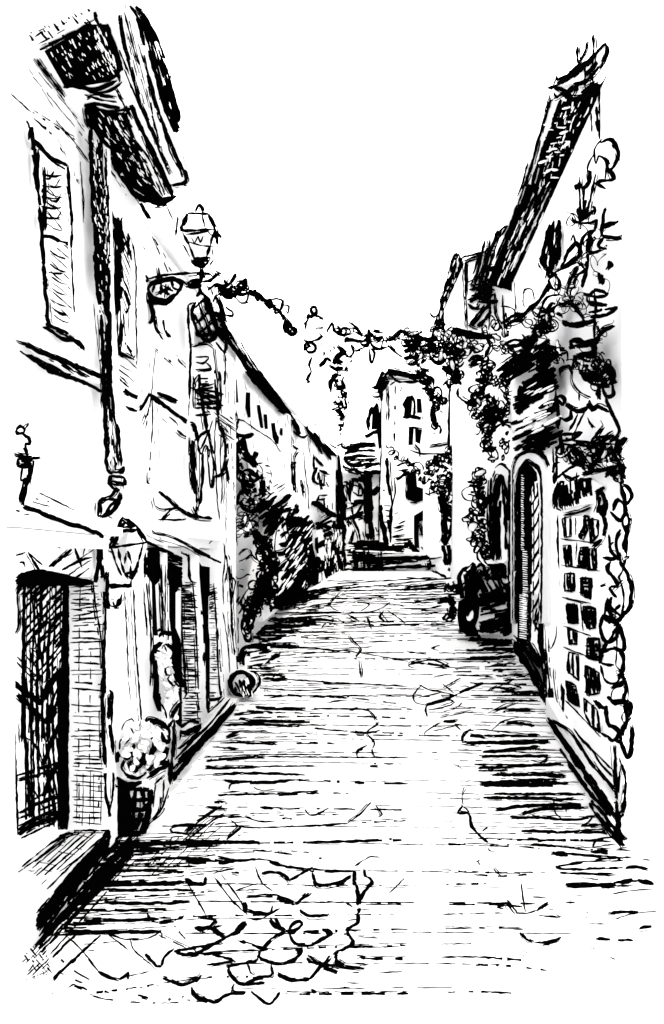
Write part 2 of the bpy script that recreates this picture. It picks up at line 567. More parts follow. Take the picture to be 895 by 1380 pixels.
draw(mb, GR, 'H', '''
4 220 38 350 20 560 12
3 330 48 360 38 560 30
4 275 65 400 68 520 75 620 60
4 325 120 480 125 680 115
4 345 152 420 158
3d 420 155 620 155
3 360 172 450 180 600 200
8 600 200 670 205
3 700 197 762 197
8 440 212 510 215
5 510 212 620 222 730 235
3 620 235 765 225
3 460 265 560 245 730 240
4 460 265 520 275 730 268
5 740 272 790 265 830 275
4 475 290 560 292 700 297
9 500 340 600 340 700 340
3 600 345 770 340
2d 540 305 620 315 700 340
5 690 330 790 318 855 332
2 680 375 760 360 850 355
3 365 385 425 390
3 810 235 840 237
2 540 382 580 380
2 498 405 540 408
4 668 452 720 448 790 447
2 700 475 760 455 865 442
5 795 510 845 505
2 590 493 660 494
5 620 555 680 555
4 710 558 770 560
3 580 445 590 447
3 578 468 588 468
7 225 425 250 425
7 262 400 280 425 300 450
3 300 450 350 450 380 440
5 380 440 430 410
3 390 460 480 468
4 465 455 487 465
5 315 530 345 555 370 568
3 370 568 440 570 480 545
7 405 572 465 562
2 320 595 350 612
3 328 620 333 622
2 600 588 625 597
2 675 625 700 635
2 320 330 330 400 338 445
3 65 48 85 20
3 65 48 110 50 120 100 160 145 190 165
3 165 120 185 105
2 190 190 195 200 215 203
2 155 235 145 245 158 255
3 210 270 225 290 240 300
3 560 100 590 85 610 60
3 560 100 650 92
3 570 130 640 128 690 140
3 610 185 625 155 700 145
2 610 185 705 172
2 450 0 460 50 500 80
3 500 40 510 20 570 25
2d 0 150 200 152 380 155 700 155
3d 0 170 150 178 330 185 400 192
2d 0 275 150 285 420 287
3d 60 290 250 302 410 288
2d 0 335 180 330
2.5d 0 415 230 418 450 435
2d 0 455 250 450
2.5d 0 512 200 510 330 517
2d 0 575 170 572
3d 0 628 150 627 360 640
3d 0 672 120 660 280 665 425 680
2d 0 768 150 765 310 772
''')
draw(mb, GR, 'G', '''
5 0 155 140 165 300 168
4 0 180 120 178 
3d 300 168 500 165 895 150
4 0 240 120 245 300 235 
5 130 225 200 240
4 290 235 350 245 400 262 500 275
5 500 278 600 282 680 282
5 510 285 530 335 600 332 665 305
5 680 282 682 330 695 390 695 450
5 695 450 690 490 650 520 665 550 672 575 610 610 605 640 640 670
4 720 275 722 300 750 325 715 370 700 410
8 690 400 700 415
3 645 405 670 425
3 650 480 690 475
6 185 290 215 292
5 305 292 380 290 420 320
4 420 320 510 265
3 110 290 200 270
4 0 315 40 330 78 335
5 78 335 80 305
2 145 295 220 400 250 460
2 115 305 180 390 240 450
2 200 360 290 330
2 200 360 300 355
2 280 265 310 330 350 360
5 245 385 365 382 440 412
4 440 412 505 370
6 370 385 380 400 435 405
7 235 405 245 445
5 245 440 330 455 350 425
3 260 470 300 475 380 430
5 460 440 500 462 575 460
5 575 460 580 455
7 340 475 360 500 400 522
5 360 470 385 515 
5 400 522 450 515 468 490 445 485 410 525
4 400 522 340 560 310 600
4 300 600 280 640 165 665
5 420 535 440 570 500 578 560 550 588 530 550 518
4 40 510 70 520 120 480 60 470
5 40 510 100 510 160 550
7 110 510 160 550
5 160 550 230 510 240 490 200 520
5 160 550 60 605 0 620
5 210 560 290 585
8 290 585 320 600 295 605
3 0 620 150 605 300 600
4 85 660 180 645 180 635 115 620 110 610
5 290 625 370 655 440 635 470 595
8 445 605 465 595
3 250 650 262 690 280 700
4 345 660 345 700 270 710
5 170 670 190 710 230 735 320 705
5 230 745 270 735 320 732
3 195 735 190 760 240 770
7 370 695 420 718 500 715
5 500 715 545 665 585 625
7 490 625 550 665 610 690
5 560 660 600 660 720 672
4 570 680 600 680
7 600 640 640 665
4 25 750 45 790 110 808 170 780 245 768
4 265 765 335 815 380 768
4 0 735 40 725 65 700
5 505 762 525 765
3 400 772 410 773
3 25 885 28 886
3d 380 775 600 775 895 772
3d 0 465 180 460 440 460
3d 440 525 640 520 895 515
3d 310 600 640 585 895 580
3d 690 630 780 632 895 632
3 690 620 720 625 690 632
2d 660 690 780 690 880 685
2d 620 750 740 752
2 640 730 700 732
2d 690 405 800 408 895 412
2d 540 400 600 405
2d 480 340 895 338
2 680 260 740 225 785 228
2 820 370 880 310
2d 0 370 140 360
3d 0 710 350 705
2d 0 800 60 800
3d 120 200 300 200 580 235
2d 150 210 400 200 560 215
2d 650 455 890 458
2 700 435 740 437
2 690 545 780 550
2 640 590 860 585
2 680 655 740 655
''')
draw(mb, GR, 'F', '''
3 460 180 600 190 895 180
7 460 175 700 170 895 165
5 690 105 740 95 830 100
3 695 125 800 130 870 120
3 690 105 690 125 760 135
3 800 60 895 65
3 830 20 895 35
4 455 200 640 205
6 520 195 640 190
5 540 240 720 230 895 240
3 380 250 640 265 790 262
4 370 290 550 280 740 285
5 350 335 500 335 740 325
4 360 355 600 358 780 357
3d 400 390 640 380 860 362
4 420 405 600 410 765 402
4 300 440 500 440 670 432
5 300 475 500 480 640 472
3d 640 470 895 465
4 250 495 420 495 
4 260 520 450 525 650 522
2.5 430 530 500 555 560 552
2 530 560 600 550 645 525 652 552
3 590 450 610 480 640 490 
7 640 488 700 482
3 700 482 740 460
4 745 315 780 335 820 335 828 305
7 745 315 775 330
2 760 340 830 460
2 865 310 895 340
3 785 505 800 520 895 500
4 700 600 730 615 800 620 
5 700 605 895 570
4 730 620 895 612
5 585 615 635 665 650 660
4 650 660 660 630 700 590
5 395 685 440 710 480 718
5 480 718 515 695 512 715
2d 515 705 600 685
6 655 710 720 735 760 735
4 760 735 808 705
5 770 750 785 780 860 808 895 790
6 555 780 595 795
5 680 795 685 800
5 735 785 738 790
5 300 740 320 750 350 762
2d 400 770 640 740
2d 370 780 375 770 540 750 700 725 895 705
2d 370 780 420 795 600 812 800 805 895 800
4 215 720 240 690 405 540
3 275 750 300 735
2 525 560 540 600 600 650
2d 640 540 770 600
2d 700 500 800 620
3 0 850 0 850
2 270 545 330 600 400 690
2d 240 690 330 730 440 770
2d 190 560 270 660 380 730
2 545 860 550 862
2 440 540 520 600
2d 100 720 180 690
2 210 770 215 775
2 105 790 107 792
2 830 660 895 655
''')
# crossed hatching beside the door step, its shade drawn in ink
poly = '440 130 520 165 560 230 330 500 210 650 150 600 240 480 420 260'
hatch(mb, GR, 'F', poly, -47, 5, 3.0, ajit=3, over=9)
hatch(mb, GR, 'F', '430 120 560 150 480 300 250 490 160 590 130 560 400 230', -47, 3.2, 3.2, ajit=2, over=4)
hatch(mb, GR, 'F', '440 180 700 150 640 300 480 400 330 540 200 540', -3, 7, 2.2, ajit=2, over=8)
hatch(mb, GR, 'F', '560 210 895 60 895 160 720 270 620 300', -44, 11, 1.8, ajit=4, over=6)
hatch(mb, GR, 'F', '80 470 170 540 210 700 120 700 75 600', -47, 5, 1.6, dry=.2, over=3)
hatch(mb, GR, 'F', '80 470 170 540 210 700 120 700 75 600', 50, 6, 1.4, dry=.3, over=3)
hatch(mb, GR, '0', '345 845 470 795 500 835 560 860 360 905 335 880', -3, 3.6, 1.6, dry=.08, over=10, ajit=2)
hatch(mb, GR, '0', '345 850 430 815 440 835 350 870', -3, 2.4, 3, dry=.03, over=6, ajit=2)
hatch(mb, GR, '0', '560 800 650 845 690 870 600 862 480 830', 0, 4, 1.5, dry=.12, over=10, ajit=2)
hatch(mb, GR, '0', '640 855 688 865 725 940 650 930 600 890', 0, 6, 1.8, dry=.08, over=16, ajit=2)
hatch(mb, GR, '0', '620 845 690 860 700 880 650 875', -2, 2.4, 3, over=4, ajit=2)
hatch(mb, GR, '0', '300 900 420 885 420 1000 270 1050 240 1090', -1, 7, 1.3, dry=.12, over=26, ajit=2, skip=.2)
hatch(mb, GR, '0', '620 900 735 930 800 1060 640 1060 640 960', 1, 6, 1.4, dry=.1, over=26, ajit=3, skip=.2)
hatch(mb, GR, '0', '560 1060 830 1080 850 1150 650 1140', 1, 8, 1.4, dry=.1, over=26, ajit=2, skip=.2)
hatch(mb, GR, '0', '450 782 600 778 640 800 600 812 430 806', -4, 4, 2.2, dry=.05, over=10, ajit=4)
hatch(mb, GR, '0', '160 1140 340 1080 340 1140 200 1190', -3, 5, 1.5, dry=.1, over=14, ajit=3)
hatch(mb, GR, '0', '60 1230 150 1150 300 1160 260 1230 120 1290', -3, 8, 1.3, dry=.1, over=14, ajit=3)
tag(mb.build('street'), kind='structure')

# ================================================================== NEAR LEFT HOUSE
hA = thing('plastered_house', 'tall plain house nearest on the left with deep dark eaves and a hooded doorway', 'house', (-2.0, 6.5, .6))
Y0, Y1 = 3.9, 7.72
mb = MB()
WL.box(mb, Y0, Y1, -.2, 6.5, -6, -.36)
WL.box(mb, Y0, 5.22, -.2, 3.0, -.355, 0); WL.box(mb, 6.84, Y1, -.2, 3.0, -.355, 0)
WL.box(mb, Y0, Y1, 3.0, 6.5, -.355, 0); WL.box(mb, 5.22, 6.84, -.2, .72, -.355, -.01)
s = WL.pl
draw(mb, s, 'A', '''
2 135 235 200 320 265 405
2 150 240 260 365 360 490
2 45 378 85 415 125 450
2d 130 450 300 560
3d 135 475 220 550
2 225 485 290 560 360 655
2d 220 550 315 740
2 322 650 330 760 335 895
2 430 600 480 700 530 750
2 535 770 570 820 612 892
1.5 660 805 700 895
''')
draw(mb, s, 'B', '''
1.5 330 0 337 60 335 130
1.5 435 20 445 100
2 560 55 650 205
1.5 575 245 585 262
2d 610 205 730 470
2 700 290 770 360
1.5 375 475 390 620 405 760
2d 540 225 550 350 542 500 548 720
1.5 480 720 530 750
''')
draw(mb, s, 'C', '''
2 158 490 200 510 300 560
2d 105 505 200 525
1.5 110 520 200 545
''')
draw(mb, s, 'D', '''
3 385 80 395 160 410 235
3 415 290 425 380 418 600 425 700
2 375 255 385 350 410 500 415 640
5 420 640 412 720
2.5 500 290 510 500 515 640
1.5d 515 640 525 730
3.2 535 280 545 500 562 740 568 820
6 440 700 435 800 445 895
''')
draw(mb, s, 'E', '''
2 425 0 420 90
5 440 90 450 120 445 230 455 350
5 412 110 415 250 425 400
4 425 400 430 530 442 600
4 455 420 452 520 440 600
1.5d 405 230 400 400 395 600
3 415 0 408 200
''')
for k in range(9):
    line(mb, s, px('D', [62 + U(0, 15), 225 + k * 4, 160, 205 + k * 7, 280, 230 + k * 4, 375, 255 + U(-5, 5)]), 3)
# side wall of the door recess with its brick courses
j = WL.cross(6.84)
hatch(mb, j, '0', '97 782 133 788 140 880 140 1110 99 1113', 1, 7.2, 1.5, ajit=5, over=3)
hatch(mb, j, '0', '97 782 130 788 136 840 99 840', -8, 6, 1.3, ajit=5, over=3)
hatch(mb, j, '0', '99 1040 140 1040 140 1112 99 1112', 90, 8, 1.3, ajit=3, over=3)
line(mb, j, [(108, 790), (106, 950), (107, 1105)], 1.2, dry=.2); line(mb, j, [(123, 850), (121, 1000), (122, 1105)], 1.0, dry=.3)
hatch(mb, s, '0', '50 80 120 163 178 251 170 262 110 190 40 100', 53, 5, 1.1, dry=.12, over=8, ajit=5, skip=.25)
hatch(mb, s, '0', '152 470 182 490 182 520 152 505', 40, 7, 1.3, over=4, skip=.2)
mb.build('wall', hA)
# eaves
mb = MB()
SO = ZP(6.5)
wl = [WL.p(Y0, 0, 6.5), WL.p(7.75, 0, 6.5)]
e = [SO.hit(170, -60), SO.hit(182, 5), SO.hit(215, 120), SO.hit(250, 243), SO.hit(233, 262), SO.hit(214, 262)]
low = [WL.p(Y0, 0, 6.5)] + e + [WL.p(7.7, 0, 6.5)]
mb.prism(low, [Vector((p.x, p.y, 6.62)) for p in low], PLASTER)
apex = [WL.p(Y0, -4, 8.4), WL.p(7.7, -4, 8.4)]
mb.poly([Vector((e[0].x, Y0, 6.62)), Vector((e[3].x, 7.7, 6.62)), apex[1], apex[0]], PLASTER)
draw(mb, SO, 'A', '''
5 525 20 560 80 580 180
3 480 60 500 180 560 400 600 500 680 700
2 500 50 540 200 560 260
2d 475 60 490 160
2 580 220 620 400 660 500 735 710
3 600 300 640 450 700 600 745 700
6 740 680 745 730 690 745
5 530 420 560 500 620 620 695 790
3 540 440 600 600 690 790
2 520 480 530 540 600 640 660 770
2 460 350 530 480
2d 640 600 690 700
2 500 280 560 420 640 600
1.5d 590 300 640 600 690 690
3 710 790 690 790 660 810 625 835
2 480 200 520 300
1.5 640 450 680 600 720 680
2 690 300 640 400
''')
# black gutter along the outer edge
for k in range(0, 9, 2):
    line(mb, SO, px('A', [555 + k * 3, 30 + k * 3, 590 + k * 5, 150, 620 + k * 6, 260, 650 + k * 6, 400, 700 + k * 2, 530]), 3.0, dry=.03)
draw(mb, SO, 'A', '''
6 545 25 580 70 610 160
6 650 240 680 340 715 450 715 490
7 700 490 715 530
4 600 200 650 370 680 450 700 530
''')
mb.build('eave', hA)
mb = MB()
fill(mb, SO, 'A', '180 205 360 100 380 100 430 100 485 280 480 300 440 325 320 345 260 345', off=.01)  # black patch paints the darkness under the eave
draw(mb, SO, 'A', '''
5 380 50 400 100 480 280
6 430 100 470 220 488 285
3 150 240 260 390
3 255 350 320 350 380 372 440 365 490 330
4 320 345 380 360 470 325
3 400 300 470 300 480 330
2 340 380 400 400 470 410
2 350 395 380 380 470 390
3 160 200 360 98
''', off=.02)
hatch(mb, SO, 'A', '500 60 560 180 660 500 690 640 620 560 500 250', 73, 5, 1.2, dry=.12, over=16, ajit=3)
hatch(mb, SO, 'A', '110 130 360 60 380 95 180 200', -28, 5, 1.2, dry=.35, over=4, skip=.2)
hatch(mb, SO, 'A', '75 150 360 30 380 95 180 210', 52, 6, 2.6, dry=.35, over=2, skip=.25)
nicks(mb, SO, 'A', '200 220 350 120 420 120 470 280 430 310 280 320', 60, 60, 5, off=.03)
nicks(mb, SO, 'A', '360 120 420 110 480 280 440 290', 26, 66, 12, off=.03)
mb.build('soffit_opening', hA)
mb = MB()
fill(mb, SO, 'A', '345 425 385 425 420 450 510 455 530 520 560 600 620 720 665 780 640 800 590 790 530 750 490 690 430 590 400 560 365 500', off=.01)  # black wedge paints the soffit and gutter shadow
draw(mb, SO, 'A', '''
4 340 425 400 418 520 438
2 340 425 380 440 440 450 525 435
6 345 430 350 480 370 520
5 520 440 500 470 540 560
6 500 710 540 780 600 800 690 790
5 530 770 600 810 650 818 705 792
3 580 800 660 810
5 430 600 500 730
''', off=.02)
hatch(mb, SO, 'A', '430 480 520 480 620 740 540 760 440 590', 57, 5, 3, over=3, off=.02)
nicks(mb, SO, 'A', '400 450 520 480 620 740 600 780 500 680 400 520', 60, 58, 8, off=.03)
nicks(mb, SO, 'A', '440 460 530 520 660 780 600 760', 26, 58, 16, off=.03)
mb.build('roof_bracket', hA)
# drain pipe
mb = MB()
pa = s.hit(133, 165); pb = s.hit(150, 640)
def pipe(mb, pts, r): mb.tube([Vector(p) for p in pts], [r] * len(pts), PLASTER, 10)
cen = [s.hit(133, 165) + WL.N * .05, s.hit(139, 400) + WL.N * .05, s.hit(150, 560) + WL.N * .05, s.hit(153, 655) + WL.N * .05]
pipe(mb, cen, .04)
sf = WL.off(.095)
draw(mb, sf, 'A', ws=.8, text='''
7 365 520 370 700 378 895
5 425 600 425 750 425 895
8 400 560 398 650 405 780 405 895
5 380 640 390 700 412 760
''')
draw(mb, sf, 'B', ws=.8, text='''
7 375 0 385 150 385 300 400 480
5 430 0 435 200 440 400 440 530
10 400 0 410 100 415 300 425 500
7 385 200 400 300 410 420
9 425 500 440 540 435 640 
5 405 520 415 700 420 895
8 430 640 435 780 432 895
5 440 560 445 760 455 895
5 415 60 400 160 425 200
''')
draw(mb, sf, 'C', ws=.8, text='''
6 415 0 420 100 425 200 432 400
8 435 0 440 70
6 445 60 455 160 480 260 490 380
4 440 130 450 240 465 400
2.5 430 200 440 300 445 400
3 470 270 470 380
5 432 390 440 408 490 405 500 385
''')
hatch(mb, sf, 'B', '385 0 430 0 440 500 450 895 420 895 400 480', 80, 4, 2.2, over=2, skip=.2, dry=.1)
nicks(mb, WL.off(.12), 'B', '385 0 428 0 440 300 435 420 405 420 385 150', 46, 84, 7, w=1.3)
nicks(mb, WL.off(.12), 'A', '372 560 425 600 425 895 378 895', 26, 80, 7, w=1.3)
nicks(mb, WL.off(.12), 'C', '430 200 450 200 480 380 440 380', 14, 84, 14, w=1.8)
mb.build('drainpipe', hA)
dp = C.objects['drainpipe']
mb = MB(); q = [s.hit(155, 640) + WL.N * .05, s.hit(158, 655) + WL.N * .1, s.hit(152, 672) + WL.N * .13, s.hit(140, 692) + WL.N * .2]
pipe(mb, q, .05)
sf2 = WL.off(.17)
draw(mb, sf2, 'C', '''
4 445 420 440 450 455 470 470 480
3 440 420 500 430 505 455 480 450 445 440
3 500 430 495 475
4 470 470 450 500 410 520 400 545 395 585
6 400 585 430 580 470 540 485 490
7 400 530 400 575
4 415 520 445 515 470 520 440 545 430 570 410 590
2 430 580 450 592
3 450 455 490 462
5 460 480 480 480
''')
mb.build('pipe_elbow', dp)
# upper windows with louvred shutters
def shuttered(txt, name, ink, hat=None, par=hA, srf=None, th=.05):
    mb = MB(); panel(mb, srf or s, '0', txt, th); ss = srf or s
    ss2 = Pl(ss.p + ss.n * th, ss.n)
    for reg, t in ink: draw(mb, ss2, reg, t)
    if hat: hat(mb, ss2)
    return mb.build(name, par)
shuttered('44 172 90 222 96 455 66 440 54 390', 'window_shutter', [('A', '''
5 125 510 135 600 145 700 150 760
3 108 485 120 520 115 560
5 135 560 200 630 270 665
5 150 600 150 700 160 895
5 270 665 278 780 285 895
5 175 670 180 780 165 895
3 155 590 200 640 260 680
2 230 670 235 680
'''), ('B', '''
5 145 0 160 80 168 200 175 320
6 175 320 185 420 195 540
5 175 0 180 80 180 180
5 270 0 285 100 285 250
3 285 250 292 400 298 510
5 165 200 200 205 240 225 275 235
3 195 350 250 355
6 185 520 200 560
7 185 560 230 580 280 605
4 175 570 200 580 250 615 310 625 340 660
4 280 605 330 650
''')], lambda m, q: ([line(m, q, px('A', [x0, y0, x0 + 40, y0 + 8, x0 + 75, y0 - 2 + 6]), U(1.6, 3)) for x0, y0 in [(172, 700), (172, 745), (172, 790), (168, 830), (165, 870)]],
   [line(m, q, px('B', [x0, y0, x0 + 30, y0 + 22, x0 + 62, y0 + 32]), U(1.6, 3.2)) for x0, y0 in [(178, 15), (178, 60), (180, 105), (185, 150), (200, 262), (200, 315), (205, 365), (205, 410), (205, 455), (208, 490), (215, 520)]],
   [line(m, q, px('A', [x0, y0, x0 - 20, y0 + 30, x0 - 45, y0 + 22]), U(1.6, 3)) for x0, y0 in [(215, 690), (245, 780), (240, 720), (245, 850)]],
   hatch(m, q, 'B', '178 0 250 0 260 180 190 150', 50, 11, 1.4, over=2), hatch(m, q, 'B', '200 240 275 240 290 560 200 540', 42, 10, 1.5, over=1)))
shuttered('149 290 163 292 180 330 182 490 152 470', 'window_shutter', [('B', '''
9 465 130 475 300 465 520
6 490 130 480 200 490 270
8 480 180 490 260
5 515 190 515 290
2 445 120 455 250
3 450 100 460 160
5 455 540 465 640
6 490 540 480 660 495 690
5 500 520 520 480 500 420
3 530 230 545 330 545 500 550 720
3 455 660 500 680 540 700
4 480 160 530 300
5 510 640 520 660 540 690
''')], lambda m, q: (hatch(m, q, 'B', '460 130 490 130 490 520 460 520', 86, 2.2, 3, over=1), hatch(m, q, 'B', '490 200 522 200 525 490 500 520 490 480', 70, 4, 2.2, over=2), hatch(m, q, 'B', '455 520 520 500 515 660 460 660', 88, 5, 2, over=2)))
# string course below the upper windows
mb = MB(); panel(mb, s, '0', '22 458 138 507 139 524 72 497', .07)
s7 = WL.off(.075)
draw(mb, s7, 'B', '''
2 60 620 120 640
5 105 640 180 675 260 705 340 740 412 772
3 80 665 150 710 220 750 320 780 415 830
5 120 690 190 740 300 775
3 110 680 200 720 320 790
2 250 700 310 740 360 770
3 200 690 260 720 300 750
''')
draw(mb, s7, 'C', '''
4 190 0 260 20 340 45 412 82
3 300 0 350 25
''')
mb.build('string_course', hA)
# door hood
mb = MB(); WL.box(mb, 5.0, 6.78, 3.33, 3.40, 0, .16)
WL.box(mb, 5.1, 6.7, 3.22, 3.325, 0, .07)
s16 = WL.off(.02)
draw(mb, WL.off(.17), 'C', '''
5 92 545 150 565 250 605 350 635 415 668
3 100 540 230 590
''')
draw(mb, s16, 'C', '''
3d 65 560 200 610 330 650
2 60 580 100 600 200 640
4 140 640 220 665 300 670 370 690
3 120 620 210 650 260 665
5 320 660 400 690 380 700
6 330 690 390 685
3 160 690 200 690 240 710
3 65 740 100 730
4 300 700 260 740 200 790
3 370 750 330 760 250 800
3 115 730 150 790 165 805
2 120 735 170 780
5 395 680 400 740 385 850
4 400 690 405 760 410 830
3 300 710 330 790
3 80 770 95 770 100 790
2 200 630 260 650 330 655
''', off=.09)
hatch(mb, s16, 'C', '100 570 390 670 390 700 160 650', 10, 4.5, 1.7, dry=.1, over=6, ajit=8, off=.09)
hatch(mb, s16, 'C', '240 660 400 690 400 710 300 700', -30, 4, 1.8, over=3, off=.09)
hatch(mb, s16, 'C', '220 760 370 700 380 850 280 820', -35, 13, 1.4, dry=.1, over=5)
hatch(mb, s16, 'C', '330 700 385 720 380 860 340 840', -75, 12, 1.2, dry=.2, over=3)
mb.build('door_hood', hA)
# plank door with iron lattice, set back in its recess
dsf = WL.off(-.33)
mb = MB(); WL.box(mb, 5.25, 6.83, .7, 2.98, -.355, -.335)
draw(mb, dsf, 'D', '''
3 48 460 55 600 50 700 60 895
5 100 240 95 400 95 600 90 895
3 70 300 75 420 60 460
5 65 225 120 215
6 70 300 90 260 130 225
7 50 645 110 700 165 740
5 70 705 120 750 190 815
5 165 740 200 660 240 620
5 190 820 230 760
3 100 510 150 450 250 370
''')
draw(mb, dsf, 'E', '''
3 48 0 55 200 65 450 72 670
6 50 55 100 95 160 135
5 70 110 130 165 185 220
6 165 135 200 70 240 15
5 185 220 220 150 240 100
5 70 430 150 410 240 385
4 75 450 160 430 240 405
6 170 390 200 310 240 220
6 175 520 190 470 230 380
4 80 585 150 545 230 520
4 75 650 150 600 230 580
5 75 670 160 620 230 600
2 85 270 150 320 190 450
1.5 130 480 180 570
4 100 60 95 200 110 400 120 600
3 130 150 125 350 130 600
''')
for x0, x1, ww in [(100, 97, 3), (125, 122, 2), (140, 130, 3), (165, 150, 4), (190, 170, 2.4), (205, 190, 3.5), (225, 210, 3)]:
    line(mb, dsf, px('D', [x0, 240, x0 - 3, 400, x1, 600, x1 + U(-5, 5), 895]), ww, dry=.04)
    line(mb, dsf, px('E', [x1, 0, x1 + 4, 250, x1 + 8, 640]), ww * .8, dry=.06)
for k in range(8):      # black band beside the jamb
    line(mb, dsf, px('D', [258 + k * 5, 235, 250 + k * 4.5, 500, 245 + k * 4.7, 895]), 2.6)
    line(mb, dsf, px('E', [232 + k * 6, 0, 235 + k * 5, 300, 235 + k * 6, 650]), 2.8)
for k in range(7):
    line(mb, dsf, px('D', [60 + U(0, 15), 225 + k * 5, 160, 205 + k * 7, 280, 235 + k * 4, 370, 255 + U(-5, 5)]), 3)
hatch(mb, dsf, 'D', '75 250 280 240 285 520 100 480', -50, 9, 2.6, over=4)
hatch(mb, dsf, 'D', '80 230 280 240 285 330 90 330', -40, 5, 2.2, over=3)
hatch(mb, dsf, 'D', '140 500 280 330 260 640 140 660', -52, 10, 2.6, over=4)
hatch(mb, dsf, 'D', '100 250 280 250 260 600 110 600', 88, 11, 1.4, over=4)
hatch(mb, dsf, 'D', '180 650 260 600 260 895 190 895', -65, 8, 2.6, over=3)
hatch(mb, dsf, 'D', '60 560 160 480 160 650 100 660', 45, 9, 1.2, over=3)
hatch(mb, dsf, 'D', '60 820 250 720 250 895 60 895', 88, 9, 1.4, over=3)
hatch(mb, dsf, 'E', '90 0 240 0 240 280 190 300 100 250', 86, 12, 1.7, over=3)
hatch(mb, dsf, 'E', '190 300 240 250 240 640 200 600', 80, 5, 2.2, over=3)
hatch(mb, dsf, 'E', '75 560 230 470 230 620 80 690', -25, 9, 1.8, over=3)
hatch(mb, dsf, 'E', '70 200 200 300 200 540 80 560', 88, 14, 1.2, over=3)
mb.build('door', hA)
# stone threshold
mb = MB(); WL.box(mb, 4.2, 6.83, .1, .86, -.334, .012, STONE)
st = ZP(.862)
draw(mb, st, 'E', '''
3 75 820 90 810
5 110 740 200 690 290 660
3 90 800 200 710 320 665
4 100 770 180 700 240 665
3 300 655 380 655 440 655
2 190 890 300 780 430 665
3 140 780 260 690
''')
hatch(mb, st, 'E', '80 720 290 650 400 660 280 800 180 860 90 800', -40, 8, 1.8, over=8)
hatch(mb, st, 'E', '100 830 300 680 400 665 230 810', 12, 9, 1.1, dry=.15, over=8)
hatch(mb, st, 'E', '75 700 250 600 290 655 90 790', -33, 5, 2.2, over=4)
ff = WL.off(.016)
draw(mb, ff, 'E', '''
6 440 655 380 730 300 810 240 890
5 440 660 435 700
''')
for k in range(8):
    line(mb, ff, px('F', [440, 130 + k * 8, 330, 240 + k * 8, 200, 390 + k * 8, 150, 450 + k * 9]), 3.4)
hatch(mb, ff, 'F', '330 260 385 215 300 330 200 440 165 450', -68, 5, 1.6, over=1)
hatch(mb, ff, 'F', '440 140 440 215 330 330 210 480 150 545 150 470 300 310', -50, 2.6, 3.0, over=3, ajit=3)
mb.build('threshold', hA)
# ================================================================== ARCADED LEFT HOUSE
hB = thing('arcaded_house', 'low eaved white house on the left with three dark doorways and a brick pilaster', 'house', (-1.8, 9.9, .8))
mb = MB(); Y0, Y1 = 7.73, 12.2
WL.box(mb, Y0, Y1, 0, 6.38, -5, -.26)
WL.box(mb, Y0, Y1, 3.3, 6.38, -.255, 0)
for a, b in ((Y0, 7.82), (8.5, 8.62), (9.86, 9.98), (10.92, Y1)): WL.box(mb, a, b, .3, 3.3, -.255, 0)
mb.prism([WL.p(Y0, 0, 6.38), WL.p(Y0, -5, 7.8), WL.p(Y0, -5, 6.38)], [WL.p(Y1, 0, 6.38), WL.p(Y1, -5, 7.8), WL.p(Y1, -5, 6.38)], PLASTER)
draw(mb, s, 'B', '''
1.5 625 660 615 760 605 895
2d 625 655 700 720 
2d 700 685 760 745
5 495 825 520 840 550 855
5 635 835 670 850 712 868
3 600 840 580 870 560 895
4 600 840 640 880
2 480 765 520 800
2 575 820 565 830
''')
draw(mb, s, 'C', '''
5 500 75 530 95 555 108
3 455 10 500 50 515 65
5 605 92 650 130 700 170 775 225
5 632 88 670 105 712 123
4 600 90 580 130 562 158
2 608 90 595 160 575 215
2.5 612 95 612 200 608 290
2.5d 608 290 600 400 598 450
3 590 405 590 445 600 452
1.5d 600 480 615 560
4 505 140 520 150 548 163
3 680 185 700 200 715 218
3 710 238 740 260 775 270
1.5d 650 190 680 215
2d 598 150 585 230
2d 585 0 578 40
4 638 485 690 530 750 575 800 585
3 645 600 690 555 720 550
2 622 540 650 555 720 552
2 635 597 720 598 790 590
2 615 500 620 540
3 780 630 790 610 840 600 860 595 850 630
3 780 632 800 615 850 605
4 820 580 860 600 880 635
3 870 640 860 670 840 695
2d 590 630 630 655
3 590 685 640 710 700 735
2 700 670 760 705 830 745 890 770
2d 640 670 740 700 810 740
''')
draw(mb, s, 'I', '''
2 15 50 60 130 115 205
2d 75 205 130 290
2 165 290 200 345 220 355
2d 135 320 190 400
''')
draw(mb, s, 'T', '''
2 60 115 120 145 180 170
2 95 70 200 95 320 155 450 225
2.5 465 125 470 200 460 320 465 440
4 465 120 500 110
4 475 180 490 240 500 380 505 500 512 600
3 485 240 470 330 
2.5 505 300 525 320 510 400
3 500 540 515 640 520 700
2 460 480 480 600 490 700 495 790
2d 350 470 365 600 360 760
2d 435 560 450 800 455 920
3 385 820 380 900 385 1000
2 385 1000 470 920
3 190 1040 210 1100 210 1230
3 245 1090 240 1140
3 230 1185 280 1150 350 1095
2 280 1170 345 1080
''')
hatch(mb, s, '0', '192 705 300 755 300 762 195 722', 24, 5, 1.0, dry=.2, over=12, skip=.3)
hatch(mb, s, '0', '200 470 215 480 215 640 200 640', 89, 7, 1.0, dry=.35, over=12, skip=.3)
hatch(mb, s, '0', '215 765 226 765 228 880 218 880', 88, 3.5, 1.3, dry=.1, over=6)
hatch(mb, s, '0', '300 770 322 770 325 915 306 915', 88, 7, 1.3, dry=.15, over=10)
hatch(mb, s, '0', '298 480 318 500 318 740 300 720', 88, 6, 1.1, dry=.2, over=12)
mb.build('wall', hB)
